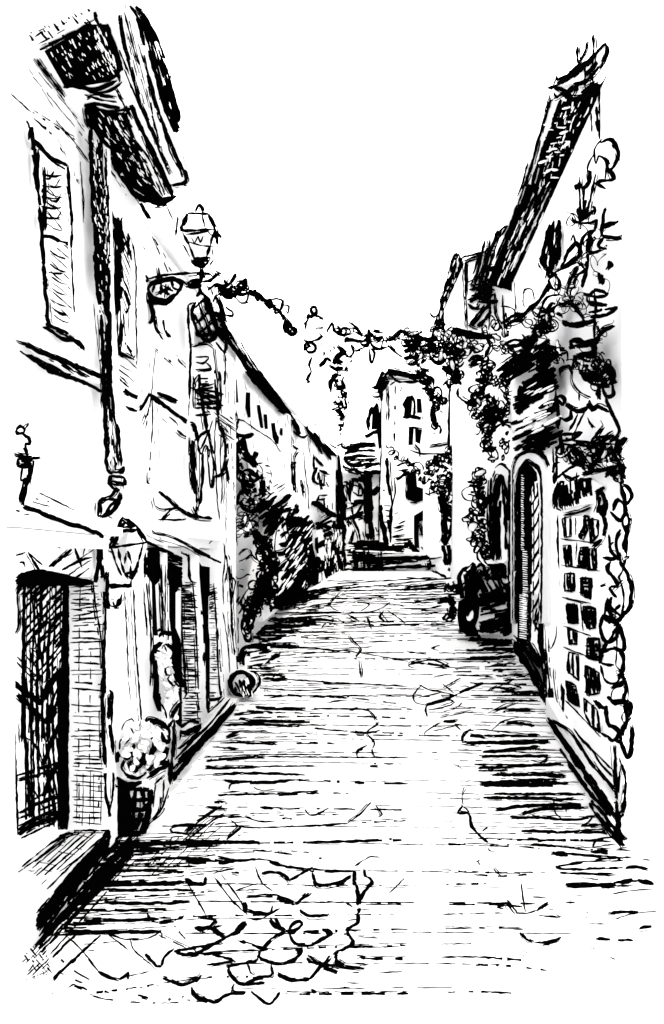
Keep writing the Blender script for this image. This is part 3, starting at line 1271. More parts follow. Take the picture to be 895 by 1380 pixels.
# eave line of the house
mb = MB(); WL.box(mb, 7.9, 12.2, 6.385, 6.44, -.3, .05)
draw(mb, WL.off(.06), 'I', '''
6 340 580 380 620 450 720 520 800 600 895
7 350 500 365 580 380 610
3 330 440 350 500 375 550
2.5 380 580 440 680 560 830 605 895
2 430 630 500 740 600 870
2.5 455 740 540 840
5 310 510 345 540 380 600
''')
mb.build('eave', hB)
# doorways: black ink paints the unlit interior at the near side, far reveal with courses
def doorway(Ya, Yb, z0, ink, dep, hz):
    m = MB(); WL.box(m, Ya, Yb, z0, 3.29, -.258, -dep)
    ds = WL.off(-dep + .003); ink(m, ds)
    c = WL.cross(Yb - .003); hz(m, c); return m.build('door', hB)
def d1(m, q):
    draw(m, q, 'T', '''
5 50 150 60 220 60 300
5 70 155 90 160 130 165
3 45 190 45 330 60 480 70 600
3 65 330 80 480 90 640 85 860
5 90 170 100 330 110 560
3 130 330 150 540
4 100 650 110 760 115 900
2 140 330 165 560
5 160 180 190 300
4 120 580 160 560 170 630
6 105 890 120 940 135 990
''')
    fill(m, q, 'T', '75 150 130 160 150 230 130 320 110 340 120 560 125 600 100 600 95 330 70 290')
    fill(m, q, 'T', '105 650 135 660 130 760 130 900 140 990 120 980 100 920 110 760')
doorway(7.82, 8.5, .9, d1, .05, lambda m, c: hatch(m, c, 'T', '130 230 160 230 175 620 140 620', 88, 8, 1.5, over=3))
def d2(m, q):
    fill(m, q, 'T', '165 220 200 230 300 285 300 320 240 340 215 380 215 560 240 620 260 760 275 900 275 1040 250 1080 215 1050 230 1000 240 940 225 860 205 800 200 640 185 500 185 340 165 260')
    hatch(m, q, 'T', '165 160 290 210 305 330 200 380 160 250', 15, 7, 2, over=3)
def h2(m, c):
    hatch(m, c, 'T', '205 340 300 320 330 640 335 900 345 1060 265 1050 270 900 240 640 205 500', 2, 12, 1.4, over=5, ajit=3)
    hatch(m, c, 'T', '205 330 310 320 322 560 220 560', 2, 8, 1.3, over=5, ajit=4)
    draw(m, c, 'T', '''
2 305 320 320 500 330 700 335 880
3 250 400 250 600 265 760 270 900
2 160 170 180 160 270 180 285 200
3 285 180 290 300 305 320
7 220 1090 260 1105 320 1080 350 1060
5 240 1070 290 1040 340 1050
2d 330 900 345 1050
''')
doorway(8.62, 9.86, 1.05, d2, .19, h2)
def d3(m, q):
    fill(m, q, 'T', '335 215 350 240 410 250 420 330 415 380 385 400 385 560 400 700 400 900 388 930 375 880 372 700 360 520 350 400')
def h3(m, c):
    hatch(m, c, 'T', '385 370 425 380 435 620 440 920 395 920 398 700 385 520', 2, 13, 1.3, over=4, ajit=3)
    hatch(m, c, 'T', '380 340 420 340 430 480 380 480', -20, 9, 1.6, over=3)
    draw(m, c, 'T', '''
2 415 330 430 560 438 760 450 925
4 380 925 420 930 455 920
5 380 890 385 1000
''')
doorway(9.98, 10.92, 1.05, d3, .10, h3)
# low plinth kerb along the wall
mb = MB(); WL.box(mb, 8.9, 12.3, .6, .92, 0, .18, STONE, z0b=.9, z1b=1.30)
q = WL.off(.19)
draw(mb, q, 'T', '''
6 205 1345 260 1260 340 1170 430 1075 525 955
3 215 1240 300 1150 400 1050 500 925
2 240 1185 350 1080
4 190 1300 260 1230 400 1090 520 960
3 230 1240 330 1150 480 990
5 190 1260 200 1340
3 180 1240 190 1370
6 210 1330 290 1230 350 1160
''')
mb.build('plinth', hB)
# pilaster with brick courses and a woven lamp shade on top
mb = MB(); a, b = 9.35, 11.0
WL.box(mb, a, b, 3.4, 5.9, .0, .10)
q = WL.off(.105)
draw(mb, q, 'I', '''
3 220 480 222 560 230 650 228 740 225 860
3 220 480 240 470
2 230 650 270 640 300 640 320 655
2 320 655 335 780 345 895
2 365 660 370 760 365 800
2 240 895 240 800 260 760
2 250 690 300 690 280 715 250 710
2 250 740 310 735 290 710
''')
draw(mb, q, 'J', '''
2 22 0 28 80 25 160
1.5 25 180 15 275
2 45 30 60 90 45 110
5 80 20 85 90 95 150 110 250 130 360
5 180 0 185 100 190 220 195 260 
3 205 0 215 140 205 200 
2 235 0 235 60
4 185 190 200 330 225 380 240 470 235 560 215 620 170 640
2 185 280 175 430 185 620 190 760 205 895
2 215 370 210 520 220 700 215 800
2.5 235 400 245 560 260 680
3 30 310 55 320 70 380 70 430
6 40 320 55 340 65 420
5 45 420 50 560 60 740 65 850
2 25 400 35 600 40 720
4 100 500 100 650 85 800 70 850
3 100 500 115 455 130 460 135 540 150 700 165 640 165 540 145 430 130 350
3 95 500 75 470 80 400 110 375 130 365 125 400 90 470
3 160 300 140 380
3 45 820 70 870 100 880
4 0 850 60 880 160 890
6 60 850 70 895
''')
hatch(mb, q, 'J', '60 30 180 30 190 270 110 270 70 200 80 90', -8, 15, 2.2, over=12, ajit=9)
hatch(mb, q, 'J', '60 100 180 100 190 270 110 270', 20, 18, 2.2, over=12, ajit=12)
hatch(mb, q, 'J', '180 240 260 260 290 420 240 420 200 340', 42, 14, 1.2, over=9, ajit=9)
mb.build('pilaster', hB)
mb = MB(); lq = WL.off(.2)
draw(mb, lq, 'I', '''
4 255 445 270 430 300 460 320 520 335 580 320 620 290 625 260 590 240 540 235 500 250 470
3 240 510 300 620
3 245 560 320 490
3 255 600 330 540
3 235 500 290 450
3 260 470 310 600
3 290 450 330 580
3 250 590 300 620 330 590
5 285 440 300 500 310 520
5 250 600 290 600 330 590
''')
pts = [lq.hit(250, 400), lq.hit(272, 400)]
panel(mb, WL.off(.11), 'I', '262 450 290 440 325 540 325 600 290 615 250 570 242 510', .07)
mb.build('woven_ornament', hB)

# ================================================================== GABLE-LESS HOUSE BEHIND (third on the left)
hC = thing('terraced_house', 'white house with a row of narrow slit windows under a steep dark eave line', 'house', (-1.4, 18.5, 1.5))
mb = MB(); WB.box(mb, 14.4, 23.1, 1, 6.85, -5, 0, z1b=7.3)
q = WB.pl
hatch(mb, q, '0', '320 500 396 570 400 660 330 640', 84, 12, .9, dry=.4, over=10, skip=.2)
draw(mb, q, 'J', '''
1.5 300 290 350 300 420 350 500 400 540 440 570 485
1.5 640 300 635 400 640 600
1.5d 600 280 605 380
1.5 555 460 570 485 580 470
2 430 555 465 555
2 480 570 510 575
2 485 610 515 620
2 495 520 497 550
2 510 600 520 640
2 545 600 548 604
5 505 660 515 675
1.5 530 700 560 680 
2 550 710 600 680
1.5 560 730 600 700
4 500 690 505 720
2 265 240 300 300
4 300 230 310 290
5 290 240 280 320
''')
mb.build('wall', hC)
mb = MB(); WB.box(mb, 14.3, 23.2, 6.86, 6.95, -.4, .08, z0b=7.31, z1b=7.4)
q = WB.off(.09)
draw(mb, q, 'J', '''
7 375 0 430 50 500 130 560 200 610 250
7 395 0 450 60 540 170 615 250
2 360 0 440 100 540 200
2 450 0 520 100 620 240 660 290
5 650 290 670 340 690 380
3 640 300 680 330 690 370
3 560 240 620 250
3 435 0 540 150 640 270
''')
mb.build('eave', hC)
for t in ('285 55 300 50 305 120 310 190 300 190 290 110', '365 130 382 130 382 200 385 280 375 280 360 220', '430 205 442 205 455 280 462 345 450 340 438 270',
          '470 260 485 262 490 350 480 350 472 300', '515 315 532 312 540 370 558 400 555 440 545 440 525 400', '570 345 580 345 580 390 570 385'):
    mb = MB(); fill(mb, WB.pl, 'J', t, .03); 
    v = nums(t); line(mb, WB.off(.03), px('J', [v[0] + 6, v[1], v[6], v[7] - 3]), 2); mb.build('slit_window', hC)
mb = MB(); q = WB.off(.03); panel(mb, WB.pl, 'J', '640 470 660 470 740 895 640 895', .02)
draw(mb, q, 'J', '''
3 690 370 740 385 720 400
3 650 450 680 470 740 400 745 370
3 650 440 645 400
3 685 480 660 520 660 600
8 655 560 660 700 690 860
5 685 500 690 640 720 800
3 715 500 730 640 745 895
3 740 400 745 560
3 640 560 650 720
5 640 560 665 555
8 705 740 715 820 735 895
4 700 700 690 600
1.5 680 600 710 590
4 660 310 680 370 700 380
''')
mb.build('downpipe', hC)

# ================================================================== HOUSE WITH THE LETTERS
WC = Wall(-5.09, .1765)
hD = thing('lettered_house', 'house at the far left with upright lettering painted down its white wall', 'house', (-.6, 26, 2.5))
mb = MB(); WC.box(mb, 23.15, 29.95, 1.8, 7.2, -4, 0, z1b=6.95)
q = WC.pl
draw(mb, q, 'a', '''
2 170 200 180 340
2 130 340 150 560 170 700 175 895
3 240 80 250 80
4 110 600 130 780
2 130 90 180 160
1.5 190 200 190 400
''')
mb.build('wall', hD)
mb = MB(); WC.box(mb, 23.15, 29.95, 7.21, 7.27, -.3, .06, z0b=6.96, z1b=7.02)
draw(mb, WC.off(.07), 'a', '''
4 160 100 190 160 260 230 330 300 430 380
4 230 160 300 260 360 320 430 380
3 180 170 250 240 290 330 310 360
4 290 260 350 340 390 415
2 360 240 400 280 450 305
3 35 30 70 110 100 170
5 40 40 60 90 90 160
3 40 150 90 190 140 200 160 180
2 10 0 60 60
''')
mb.build('eave', hD)
mb = MB()
draw(mb, WC.off(.03), 'a', '''
3 225 360 225 430 230 500
2 228 375 270 430 315 478
4 260 480 240 520 220 570 230 610 270 635
3 285 510 375 547
4 285 520 285 600 295 640 325 650
2.5 265 530 265 600
3 325 545 325 600 322 650
4 295 640 300 685
4 355 615 362 655
3 350 740 280 740
3 280 740 262 785 255 810
3 262 785 330 770
3 325 770 325 840 340 870
7 210 812 250 815 300 850 340 885
3 355 830 355 870
2 400 810 400 870
2 260 860 270 895
''', off=.02)
mb.build('wall_lettering', hD)
# dark striped awning and hatched dark doorway at the foot of these houses
aw = thing('market_awning', 'dark striped awning sloping down beside the leafy left wall', 'awning', (-1.0, 21, 2.1))
pa_, pb_, pc_ = Vector((-1.4, 16.5, 2.5)), Vector((-.55, 25.0, 5.2)), Vector((-.9, 25.2, 5.6))
AW = Wall(-2.62, .078); q = AW.pl
mb = MB()
panel(mb, q, '0', '372 700 404 664 416 690 428 740 428 782 398 800 352 838 346 806 352 770', .04, back=.25)
q2 = AW.off(.045); AW2_ = AW.off(.075)
hatch(mb, q2, 'g', '300 100 520 30 560 60 330 280 280 260', -52, 30, 6, over=10)
hatch(mb, q2, 'g', '460 330 640 200 760 260 700 560 560 760 330 960 280 990 400 800 480 600', -52, 17, 5, over=12, skip=.03)
hatch(mb, q2, 'g', '560 250 760 200 760 540 620 700 470 620 540 400', -50, 9, 5, over=8, skip=.05)
hatch(mb, q2, 'g', '470 160 660 120 730 200 480 330', -40, 20, 5, over=6, skip=.1)
hatch(mb, q2, 'g', '600 560 720 420 760 760 560 780', -70, 13, 5, over=5)
hatch(mb, q2, 'g', '460 800 760 740 850 800 520 900 300 990', -12, 11, 5, over=10)
draw(mb, q2, 'g', '''
4 435 130 450 220 480 330 470 420
2 365 230 350 330 345 420 370 450 400 440
6 240 200 320 110 420 60 500 40
6 290 260 380 170 430 120
5 450 130 580 125
6 400 290 470 250
7 395 380 440 370 470 330
6 280 480 360 460 420 450 500 400
7 380 870 480 780 560 700
6 370 620 460 540 560 470
4 360 950 480 880
6 300 970 400 900 470 860
''')
nicks(mb, AW2_, 'g', '480 240 740 180 780 300 640 560 500 760 380 900 440 640', 46, -52, 15, w=2.2, spread=8)
nicks(mb, AW2_, 'g', '560 560 740 400 760 740 600 780', 20, -70, 10, w=1.8, spread=12)
mb.build('canopy', aw)
mb = MB(); q3 = WC.off(.25)
panel(mb, WC.off(.2), 'b', '240 300 520 300 520 760 260 790', .03, back=.15)  # panel hatched dark to paint the gloom of a ground-floor doorway
hatch(mb, q3, 'b', '330 300 510 280 510 520 330 540', 86, 34, 3.6, over=20, skip=.06)
hatch(mb, q3, 'b', '330 520 520 500 510 780 340 700', 88, 26, 7, over=10, skip=.06)
hatch(mb, q3, 'b', '150 440 270 440 270 780 180 840', 80, 26, 7, over=10)
hatch(mb, q3, 'b', '270 260 500 220 500 520 300 500', -30, 44, 5, over=10)
draw(mb, q3, 'b', '''
6 250 250 330 200 400 160
6 210 50 290 90 380 150 450 180
5 250 240 330 270 400 290
8 330 600 345 700 345 780
8 400 560 400 640 380 740
7 460 640 450 720 480 740
6 270 560 290 620 280 700
9 215 780 250 820
6 290 590 320 620 300 690
4 400 300 410 500
''')
nicks(mb, WC.off(.33), 'b', '340 320 500 300 500 760 240 780', 34, 86, 8, w=2.0)
mb.build('shopfront_shutter', hD)

# ================================================================== CLIMBING PLANTS ON THE LEFT
sh = MB(); AW2 = Wall(-2.70, .078); q = AW2.pl
draw(sh, q, 'J', '''
8 300 370 300 480 305 560 320 620
8 310 380 300 440
4 330 290 310 330 300 370 340 390 400 378 395 395 360 400 340 430 345 480
8 345 400 355 450 370 500 400 540 430 575
7 430 490 410 530 
5 390 530 430 500
4 330 420 320 460 340 500
3 340 520 380 550 400 545
5 340 610 380 600 430 630 460 640
4 350 610 355 680 360 740 385 755
6 320 610 330 600
3 335 640 345 700 320 760 310 810
5 385 620 390 640 400 660 420 660 460 645 470 700 460 740 430 750
6 365 700 385 690 410 680
3 350 780 330 790 350 830 400 850 440 840
7 320 790 310 800
8 430 840 470 800 500 830
6 395 850 440 830 480 810
8 370 710 385 750
3 480 680 480 720 510 740
''')
curls(sh, q, 'J', '300 420 310 560 330 640 390 700 420 740 370 820', 7, 5, 34, w=2.4, black=.35, white=.5)
hatch(sh, q, 'J', '500 780 620 730 660 780 560 895 440 895', -42, 22, 6, over=6)
hatch(sh, q, 'J', '440 780 500 720 540 780 430 890', -38, 14, 4, over=6)
curls(sh, q, 'J', '440 600 480 700 450 820', 5, 5, 14, w=1.6)
tag(sh.build('climbing_vine'), 'thick dark stemmed climbing vine on the left wall below the slit windows', 'vine')
sh = MB(); q = Wall(-2.60, .085).pl
curls(sh, q, 'K', '270 90 330 90 340 150 260 130', 10, 8, 40, w=1.3, black=.05, off=(0, .3))
curls(sh, q, 'K', '360 190 430 220 440 300 440 360 450 420 420 480 400 540 370 600 400 560', 9, 6, 90, w=2.6, black=.6, white=.1, off=(0, .35))
curls(sh, q, 'K', '440 240 470 320 450 420 430 500 380 570 350 640 340 740', 7, 5.5, 80, w=2.6, black=.6, white=.12, off=(.05, .35))
curls(sh, q, 'K', '480 290 500 340 500 400 480 460 490 520 450 600', 5, 5.5, 30, w=2.4, black=.15, off=(0, .3))
curls(sh, q, 'K', '400 600 370 640 340 700 320 780', 4, 5, 18, w=2.2, black=.35, off=(0, .2))
draw(sh, q, 'K', '''
5 395 370 420 365 415 390 390 390
5 430 460 470 450 460 470 420 465
5 500 330 515 350 490 370 460 350
6 450 420 500 400 540 400
5 470 510 505 520 480 550 470 530
5 340 640 330 700 350 720 370 650
3 300 560 290 600 310 630 300 700 295 770
3 295 770 325 820 350 810 345 720 340 700
4 250 450 240 500
''')
hatch(sh, q, 'K', '240 560 320 520 380 500 350 590 270 660', -58, 20, 2.2, over=8)
draw(sh, q, 'K', '''
2 275 300 300 270 330 265
2 280 340 310 330
2 350 290 380 330 410 345
1.5 255 425 270 445 300 440 330 420 345 425
2 370 475 390 470 400 440
3 290 390 305 396
3 360 400 368 392
4 280 485 300 495
2 340 270 350 300 310 330
1.5 240 270 235 300
1.5 330 270 340 290
''')
tag(sh.build('leafy_shrub'), 'tall shaggy shrub with a dark curly edge standing at the far end of the plinth', 'shrub')

# ================================================================== LANTERNS ON THE LEFT
def lantern_mesh(nm, cen, hw, hh, parent):
    """six-sided glazed lantern, tapered body with a cap"""
    mb = MB(); k = 6
    def ring(r, z): return [cen + Vector((r * math.cos(i * math.pi / 3 + .3), r * math.sin(i * math.pi / 3 + .3), z)) for i in range(k)]
    lv = [(hw * .5, -hh), (hw, hh * .15), (hw * .55, hh * .8), (hw * .12, hh)]
    rs = [ring(*z) for z in lv]
    for a, b in zip(rs, rs[1:]):
        for i in range(k): mb.poly([a[i], a[(i + 1) % k], b[(i + 1) % k], b[i]], LEAF)
    mb.poly(rs[0], LEAF); mb.poly(rs[-1], LEAF)
    return mb.build(nm, parent)
Ls = VP(WL.p(7.9, 0, 0).x, 7.9, -1.41, 8.5)
bl = thing('street_lantern', 'big glazed lantern standing on a scrolled iron bracket high above the left street wall', 'lantern', (-1.41, 8.5, 6.0))
Lf = VP(-3, 8.5, 3, 8.5)
c = Lf.hit(265, 322); lantern_mesh('lamp_glass', c, 25 * 8.5 / F * .8, 32 * 8.5 / F, bl)
mb = MB(); Lg = VP(-3, 8.28, 3, 8.28)
straight(mb, Lg, 3.2, '253 287 281 288 290 309; 254 287 247 300 243 313; 243 311 288 309; 246 313 255 330 262 348; 288 312 284 330 278 348; 260 348 284 347; 259 354 280 356; 258 350 262 358 275 360 284 348')
straight(mb, Lg, 5, '253 288 246 304 245 311; 259 352 281 350; 262 357 278 357')
straight(mb, Lg, 2.2, '240 292 237 318 243 320; 240 292 246 290; 251 316 280 312; 255 326 272 331 288 332; 272 288 277 308 288 320 298 318; 246 328 256 346; 286 335 288 350 282 358; 282 290 294 309 293 330; 258 320 262 328 267 318 270 327 274 318')
straight(mb, Lg, 4.6, '284 292 290 309 293 329; 289 310 298 320')
draw(mb, Lg, 'I', '4 250 105 255 85 265 78 280 95 275 105\n2 262 100 268 88 272 100')
mb.build('lamp_frame', bl)
mb = MB(); draw(mb, Lf, 'I', '''
5 275 325 275 360 270 380
4 265 400 270 425 260 440
''')
mb.build('lamp_post', bl)
mb = MB()
draw(mb, Ls, 'I', '''
5 25 360 50 365 60 380
5 20 380 60 385
3 60 375 120 360 220 352 275 350
3 95 375 105 365 100 330
3 65 390 150 375 190 380 215 400
9 60 420 70 445 90 462 130 465 165 445
6 60 420 65 400 90 385 130 378 165 375 190 395 190 415 165 445
3 75 430 85 400 110 395 110 440
3 130 395 125 450
3 115 400 160 425
3 150 380 160 410 185 420
3 90 440 150 410
4 120 420 145 440
5 65 455 75 490 80 530 65 555
3 50 430 60 470 120 475
7 215 400 245 385 275 385
7 210 402 250 404 275 402
8 235 392 262 385
5 255 360 275 355 270 390
3 275 352 310 358 320 375
4 280 385 310 380 345 355 
6 330 350 350 358
2 295 400 305 420
2 305 405 300 425
3 85 530 90 580 110 600 
3 120 540 125 580 145 610 130 580
2 90 560 100 590 120 620
''')
mb.build('scroll_bracket', bl)
# wall lantern by the door
wl_ = thing('wall_lantern', 'pointed wall lantern hanging low on the pier beside the hatched doorway', 'lantern', (-1.6, 7.1, 2.6))
Lw = VP(-3, 6.85, 3, 6.85)
c = Lw.hit(172, 738); lantern_mesh('lamp_glass', c + Vector((0, .17, 0)), 23 * 6.9 / F * .85, 33 * 6.9 / F, wl_)
mb = MB()
straight(mb, Lw, 3.4, '166 697 158 711 147 736; 166 697 184 708 198 731; 147 738 198 731; 150 738 156 758 164 776; 193 733 187 756 178 781; 168 773 186 770; 158 711 183 709')
straight(mb, Lw, 5, '157 712 170 704 182 709; 152 736 162 716; 168 773 174 779 184 772; 146 738 156 735; 160 716 184 714')
straight(mb, Lw, 2.8, '159 738 163 757 168 773; 184 712 193 730; 162 716 152 733 160 733; 176 762 177 782 176 792; 172 742 178 760; 166 690 166 700; 164 700 172 706 180 705')
straight(mb, Lw, 2, '153 722 148 728; 190 716 199 733; 170 745 168 760; 146 742 152 745')
mb.build('lamp_frame', wl_)
mb = MB()
sb = VP(WL.p(6.75, .0, 0).x, 6.75, Lw.hit(177, 790).x, 6.95)
draw(mb, sb, 'D', '''
6 430 210 432 260 435 310 440 360
7 430 270 480 265 530 262
3 440 345 460 350 480 340 490 300
3 455 330 465 355 475 320 480 345
2 445 320 460 325
''')
mb.build('wall_bracket', wl_)
# small hook lamp at the left edge
hk = thing('hook_lamp', 'small slim lamp hanging from a curly iron hook above the door hood', 'lamp', (-1.9, 5.4, 3.5))
qh = WL.off(.1); mb = MB()
draw(mb, qh, 'C', '''
4 65 240 80 220 100 235 90 250 70 250 65 240
3 100 235 115 210
4 90 250 115 270 118 295 100 290 100 310 110 340
2 110 210 95 225
''')
mb.build('hook', hk)
mb = MB(); panel(mb, qh, 'C', '72 340 135 345 125 420 92 535 80 530 92 400', .06, back=.04)
q = WL.off(.165)
draw(mb, q, 'C', '''
4 60 337 100 345 125 345
5 125 352 160 348
6 80 350 130 360
4 75 350 75 380 130 385
5 135 360 120 420 100 480 90 540
3 90 390 85 440 100 430
3 100 430 85 490 80 530
4 125 380 110 460
7 90 355 120 370
6 85 370 125 375
''')
mb.build('lamp_body', hk)

# ================================================================== POTS AND PLANTS ON THE LEFT
pt = thing('potted_plant', 'round bushy plant in a woven black basket pot by the door step', 'potted plant', (-1.6, 7.1, .72))
base = GR.hit(176, 1128); Yp = base.y
mb = MB(); V = VP(-3, Yp, 3, Yp)
ct = V.hit(181, 1052); cb = V.hit(176, 1128); rt = 24 * Yp / F; rb = 18 * Yp / F
ring = lambda c, r: [Vector((c.x + r * math.cos(i * math.pi / 8), c.y + .16 + r * math.sin(i * math.pi / 8), c.z)) for i in range(16)]
mb.prism(ring(cb, rb), ring(ct, rt), PLASTER)
V2 = VP(-3, Yp - .0, 3, Yp - .0)
fill(mb, V2, 'E', '465 445 505 470 515 560 520 640 530 660 470 670 468 560')
draw(mb, V2, 'E', '''
6 465 450 520 480 600 490
4 600 490 595 560 580 620 565 670
5 545 490 540 560 530 670
6 515 480 520 560 530 670
5 570 480 575 560 550 650
5 515 530 600 530
5 515 570 595 570
6 520 610 585 610
7 470 660 520 665 575 660
5 600 545 560 580
4 610 490 605 560 590 640 570 670
2 650 520 640 580 590 640
2 680 480 650 570 610 610
2 660 450 655 540
2 625 470 615 560
7 468 450 470 660
4 505 660 500 690 470 695
''')
mb.build('basket_pot', pt)
mb = MB(); V3 = VP(-3, Yp - .06, 3, Yp - .06)
# leafy ball of white leaves with a pen outline
for i in range(150):
    a = U(0, 6.28); rr = math.sqrt(R()); x = 193 + 27 * rr * math.cos(a); y = 1008 + 33 * rr * math.sin(a)
    leafring(mb, VP(-3, Yp + .16, 3, Yp + .16), x, y, 6, 4, U(0, 6), .01, U(0, .3), 1)
draw(mb, V3, 'E', '''
1.5 490 250 500 220 530 205 540 220
1.5 540 270 530 250 525 240
2 555 245 570 215 585 215 580 240
3 580 225 600 205 640 215
7 605 210 640 218 670 240
5 650 240 675 240 680 290 670 305
5 650 260 660 290 680 300
2 480 330 485 290 520 285 500 310
5 460 280 465 340 475 380
6 470 340 480 360
5 490 345 520 360 540 310 535 360 560 380 580 340 575 380
9 530 370 550 420
7 545 420 575 390 580 350
3 500 370 490 400 510 430 545 440
3 510 380 525 410 545 415
8 605 275 620 285 625 320 605 350
8 655 370 665 340 675 320
7 590 440 640 410 680 390
5 590 410 630 380 680 380
5 470 440 520 470 570 460
4 510 440 560 440 590 420
4 690 380 685 450
2 560 455 540 470
3 670 250 700 210 695 300 690 440
6 640 370 670 350
2 620 470 660 430
2 600 200 620 230
4 450 460 470 480
''')
mb.build('foliage', pt)
mb = MB(); q = WL.off(.12)
for i in range(70):
    c = along([(216, 880), (232, 930), (230, 975)], R()); leafring(mb, q, c[0] + U(-8, 7), c[1] + U(-8, 8), 6, 4, U(0, 6), .01, U(0, .2), 1)
draw(mb, WL.off(.2), 'D', '''
6 640 470 660 455 700 460
7 625 510 620 560 630 640
6 640 530 620 520 650 495
2 650 520 660 505 670 530
6 670 500 700 530 690 560
2 680 595 665 600 670 625 690 625
2 690 620 675 640 700 670 710 650
3 700 650 720 670 745 670
3 740 670 750 700 740 720
5 640 700 640 770
3 650 745 665 770 670 800
5 690 800 700 770 730 735
8 700 560 715 620 740 665
3 735 690 750 690
''')
tag(mb.build('white_leafed_bush'), 'pale blank bush growing in front of the middle arcade doorway', 'bush')
# stone ball
gb = GR.hit(324, 943); mb = MB(); Yb = gb.y; r = 20 * Yb / F; cz = gb.z + r
V = VP(-3, Yb, 3, Yb); cc = V.hit(325, 922)
for i in range(8):
    for jn in range(12):
        def sp(a, b): return cc + Vector((r * math.sin(a) * math.cos(b), r * math.sin(a) * math.sin(b), r * math.cos(a))) + Vector((0, r * .3, 0))
        a0, a1 = math.pi * i / 8, math.pi * (i + 1) / 8; b0, b1 = 2 * math.pi * jn / 12, 2 * math.pi * (jn + 1) / 12
        mb.poly([sp(a0, b0), sp(a1, b0), sp(a1, b1), sp(a0, b1)] if 0 < i < 7 else ([sp(a0, b0), sp(a1, b0), sp(a1, b1)] if i == 0 else [sp(a0, b0), sp(a1, b0), sp(a0, b1)]), STONE)
V = VP(-3, Yb - r * .8, 3, Yb - r * .8)
for k in range(7):
    rr = U(11, 18.5); p = [(325 + U(-1.5, 1.5) + rr * math.cos(t * .6 + k), 922 + rr * 1.02 * math.sin(t * .6 + k)) for t in range(random.randint(6, 12))]
    line(mb, V, p, U(1.6, 2.8))
hatch(mb, V, 'R', '205 200 235 195 265 215 260 245 235 262 205 245 195 220', 60, 4, 3, over=1)
nicks(mb, VP(-3, Yb - r * .95, 3, Yb - r * .95), 'R', '200 195 270 195 270 265 200 260', 12, 70, 7, w=1.6)
draw(mb, V, 'R', '''
3 270 165 290 175 300 205 280 240 250 270
''')
tag(mb.build('stone_ball'), 'scribbled dark round bollard ball at the street end of the plinth', 'bollard')
gq = GR.hit(331, 897); mb = MB(); V = VP(-3, gq.y, 3, gq.y)
panel(mb, V, 'R', '222 80 250 68 335 70 340 110 290 160 240 145 220 130', .05, back=.25)
V = VP(-3, gq.y - .055, 3, gq.y - .055)
hatch(mb, V, 'R', '240 85 335 75 335 110 290 160 245 145', -10, 5, 2.6, over=7)
draw(mb, V, 'R', '''
5 220 130 222 95 245 68 330 66
5 240 80 230 110 235 140
3 220 130 235 135
''')
tag(mb.build('stone_block'), 'small dark block lying just above the round ball at the foot of the wall', 'block')
# ================================================================== TOWER HOUSE AT THE END OF THE STREET
tw = thing('tower_house', 'narrow tall house closing the street end with paired dark windows one above the other', 'house', (2.5, 31, 2.84))
FT = VP(-5, 30, 5, 30)
def fx(x, Y): return (x - CX) / F * Y
def fz(y, Y): return H + (CY - y) / F * Y
mb = MB(); Y = 30; x0, x1 = fx(513, Y), fx(576, Y); zt = fz(512, Y)
mb.prism([Vector((x0, Y, 2.7)), Vector((x1, Y, 2.7)), Vector((x1, Y, zt)), Vector((x0, Y, zt))],
         [Vector((x0 - .2, Y + 6, 2.7)), Vector((x1, Y + 6, 2.7)), Vector((x1, Y + 6, zt)), Vector((x0 - .2, Y + 6, zt))], PLASTER)
draw(mb, FT, 'L', '''
2 440 430 445 520 442 600
2d 475 430 475 560 470 700
1.5d 505 410 505 450
3 625 470 625 600 622 770
4 612 450 618 560 615 660
1.5 440 400 430 450 
3 500 450 502 455
''')
draw(mb, FT, 'M', '''
1.5 410 0 400 200 395 460
4 437 60 440 160 450 240
2 470 160 475 230 450 340 455 470
2 440 160 460 280 450 470
4 418 215 420 220
2 420 290 455 292
2 425 315 460 318
2 430 340 465 345
2 420 370 455 372
7 408 290 415 380 435 470
4 440 360 450 420
2 435 400 455 400
2 470 330 490 325
2 490 380 525 365
2 465 400 520 385
2 470 420 515 405
2 460 440 520 430
3 490 350 495 352
2 475 455 560 450
2 620 260 625 380 640 480 655 550
2 600 490 620 510 655 550
2 625 580 640 600
''')
fill(mb, FT, 'L', '365 540 385 510 395 520 400 560 410 480 410 730 395 735 385 640 360 640')
mb.build('wall', tw)
mb = MB(); Y = 29.75
a = [Vector((fx(x, Y), Y, fz(y, Y))) for x, y in ((508, 524), (524, 499), (582, 508), (582, 514), (524, 505), (511, 528))]
mb.prism(a, [p + Vector((0, 6.4, 0)) for p in a], PLASTER)
draw(mb, VP(-5, 29.7, 5, 29.7), 'L', '''
4 440 350 520 370 600 380
4 445 362 540 385 620 385
3 440 375 480 370 600 395
8 440 352 410 390 390 430 365 440
6 430 380 405 440 400 500
5 440 400 410 460 
3 470 400 500 410 590 408
3 360 440 390 430
2 360 465 370 482 400 480 400 460 365 465
4 365 530 345 600 350 645
5 330 675 370 655 400 650
3 440 370 480 400
2 450 425 480 405
''')
mb.build('roof', tw)
def win(par, surf, reg, t, extra='', nm='window', th=.05):
    m = MB(); fill(m, surf, reg, t, th); draw(m, Pl(surf.p + surf.n * (th + .01), surf.n), reg, extra) if extra else None
    return m.build(nm, par)
m = MB(); panel(m, FT, 'L', '505 500 545 468 605 480 605 592 510 585', .03)
q = Pl(FT.p + FT.n * .035, FT.n)
fill(m, q, 'L', '508 520 530 480 560 475 552 575 515 585 520 540'); fill(m, q, 'L', '578 490 600 492 605 560 580 560')
draw(m, q, 'L', '''
4 510 580 560 578 600 588
3 540 500 555 480 570 520 565 575
2 560 540 575 540
''')
m.build('window', tw)
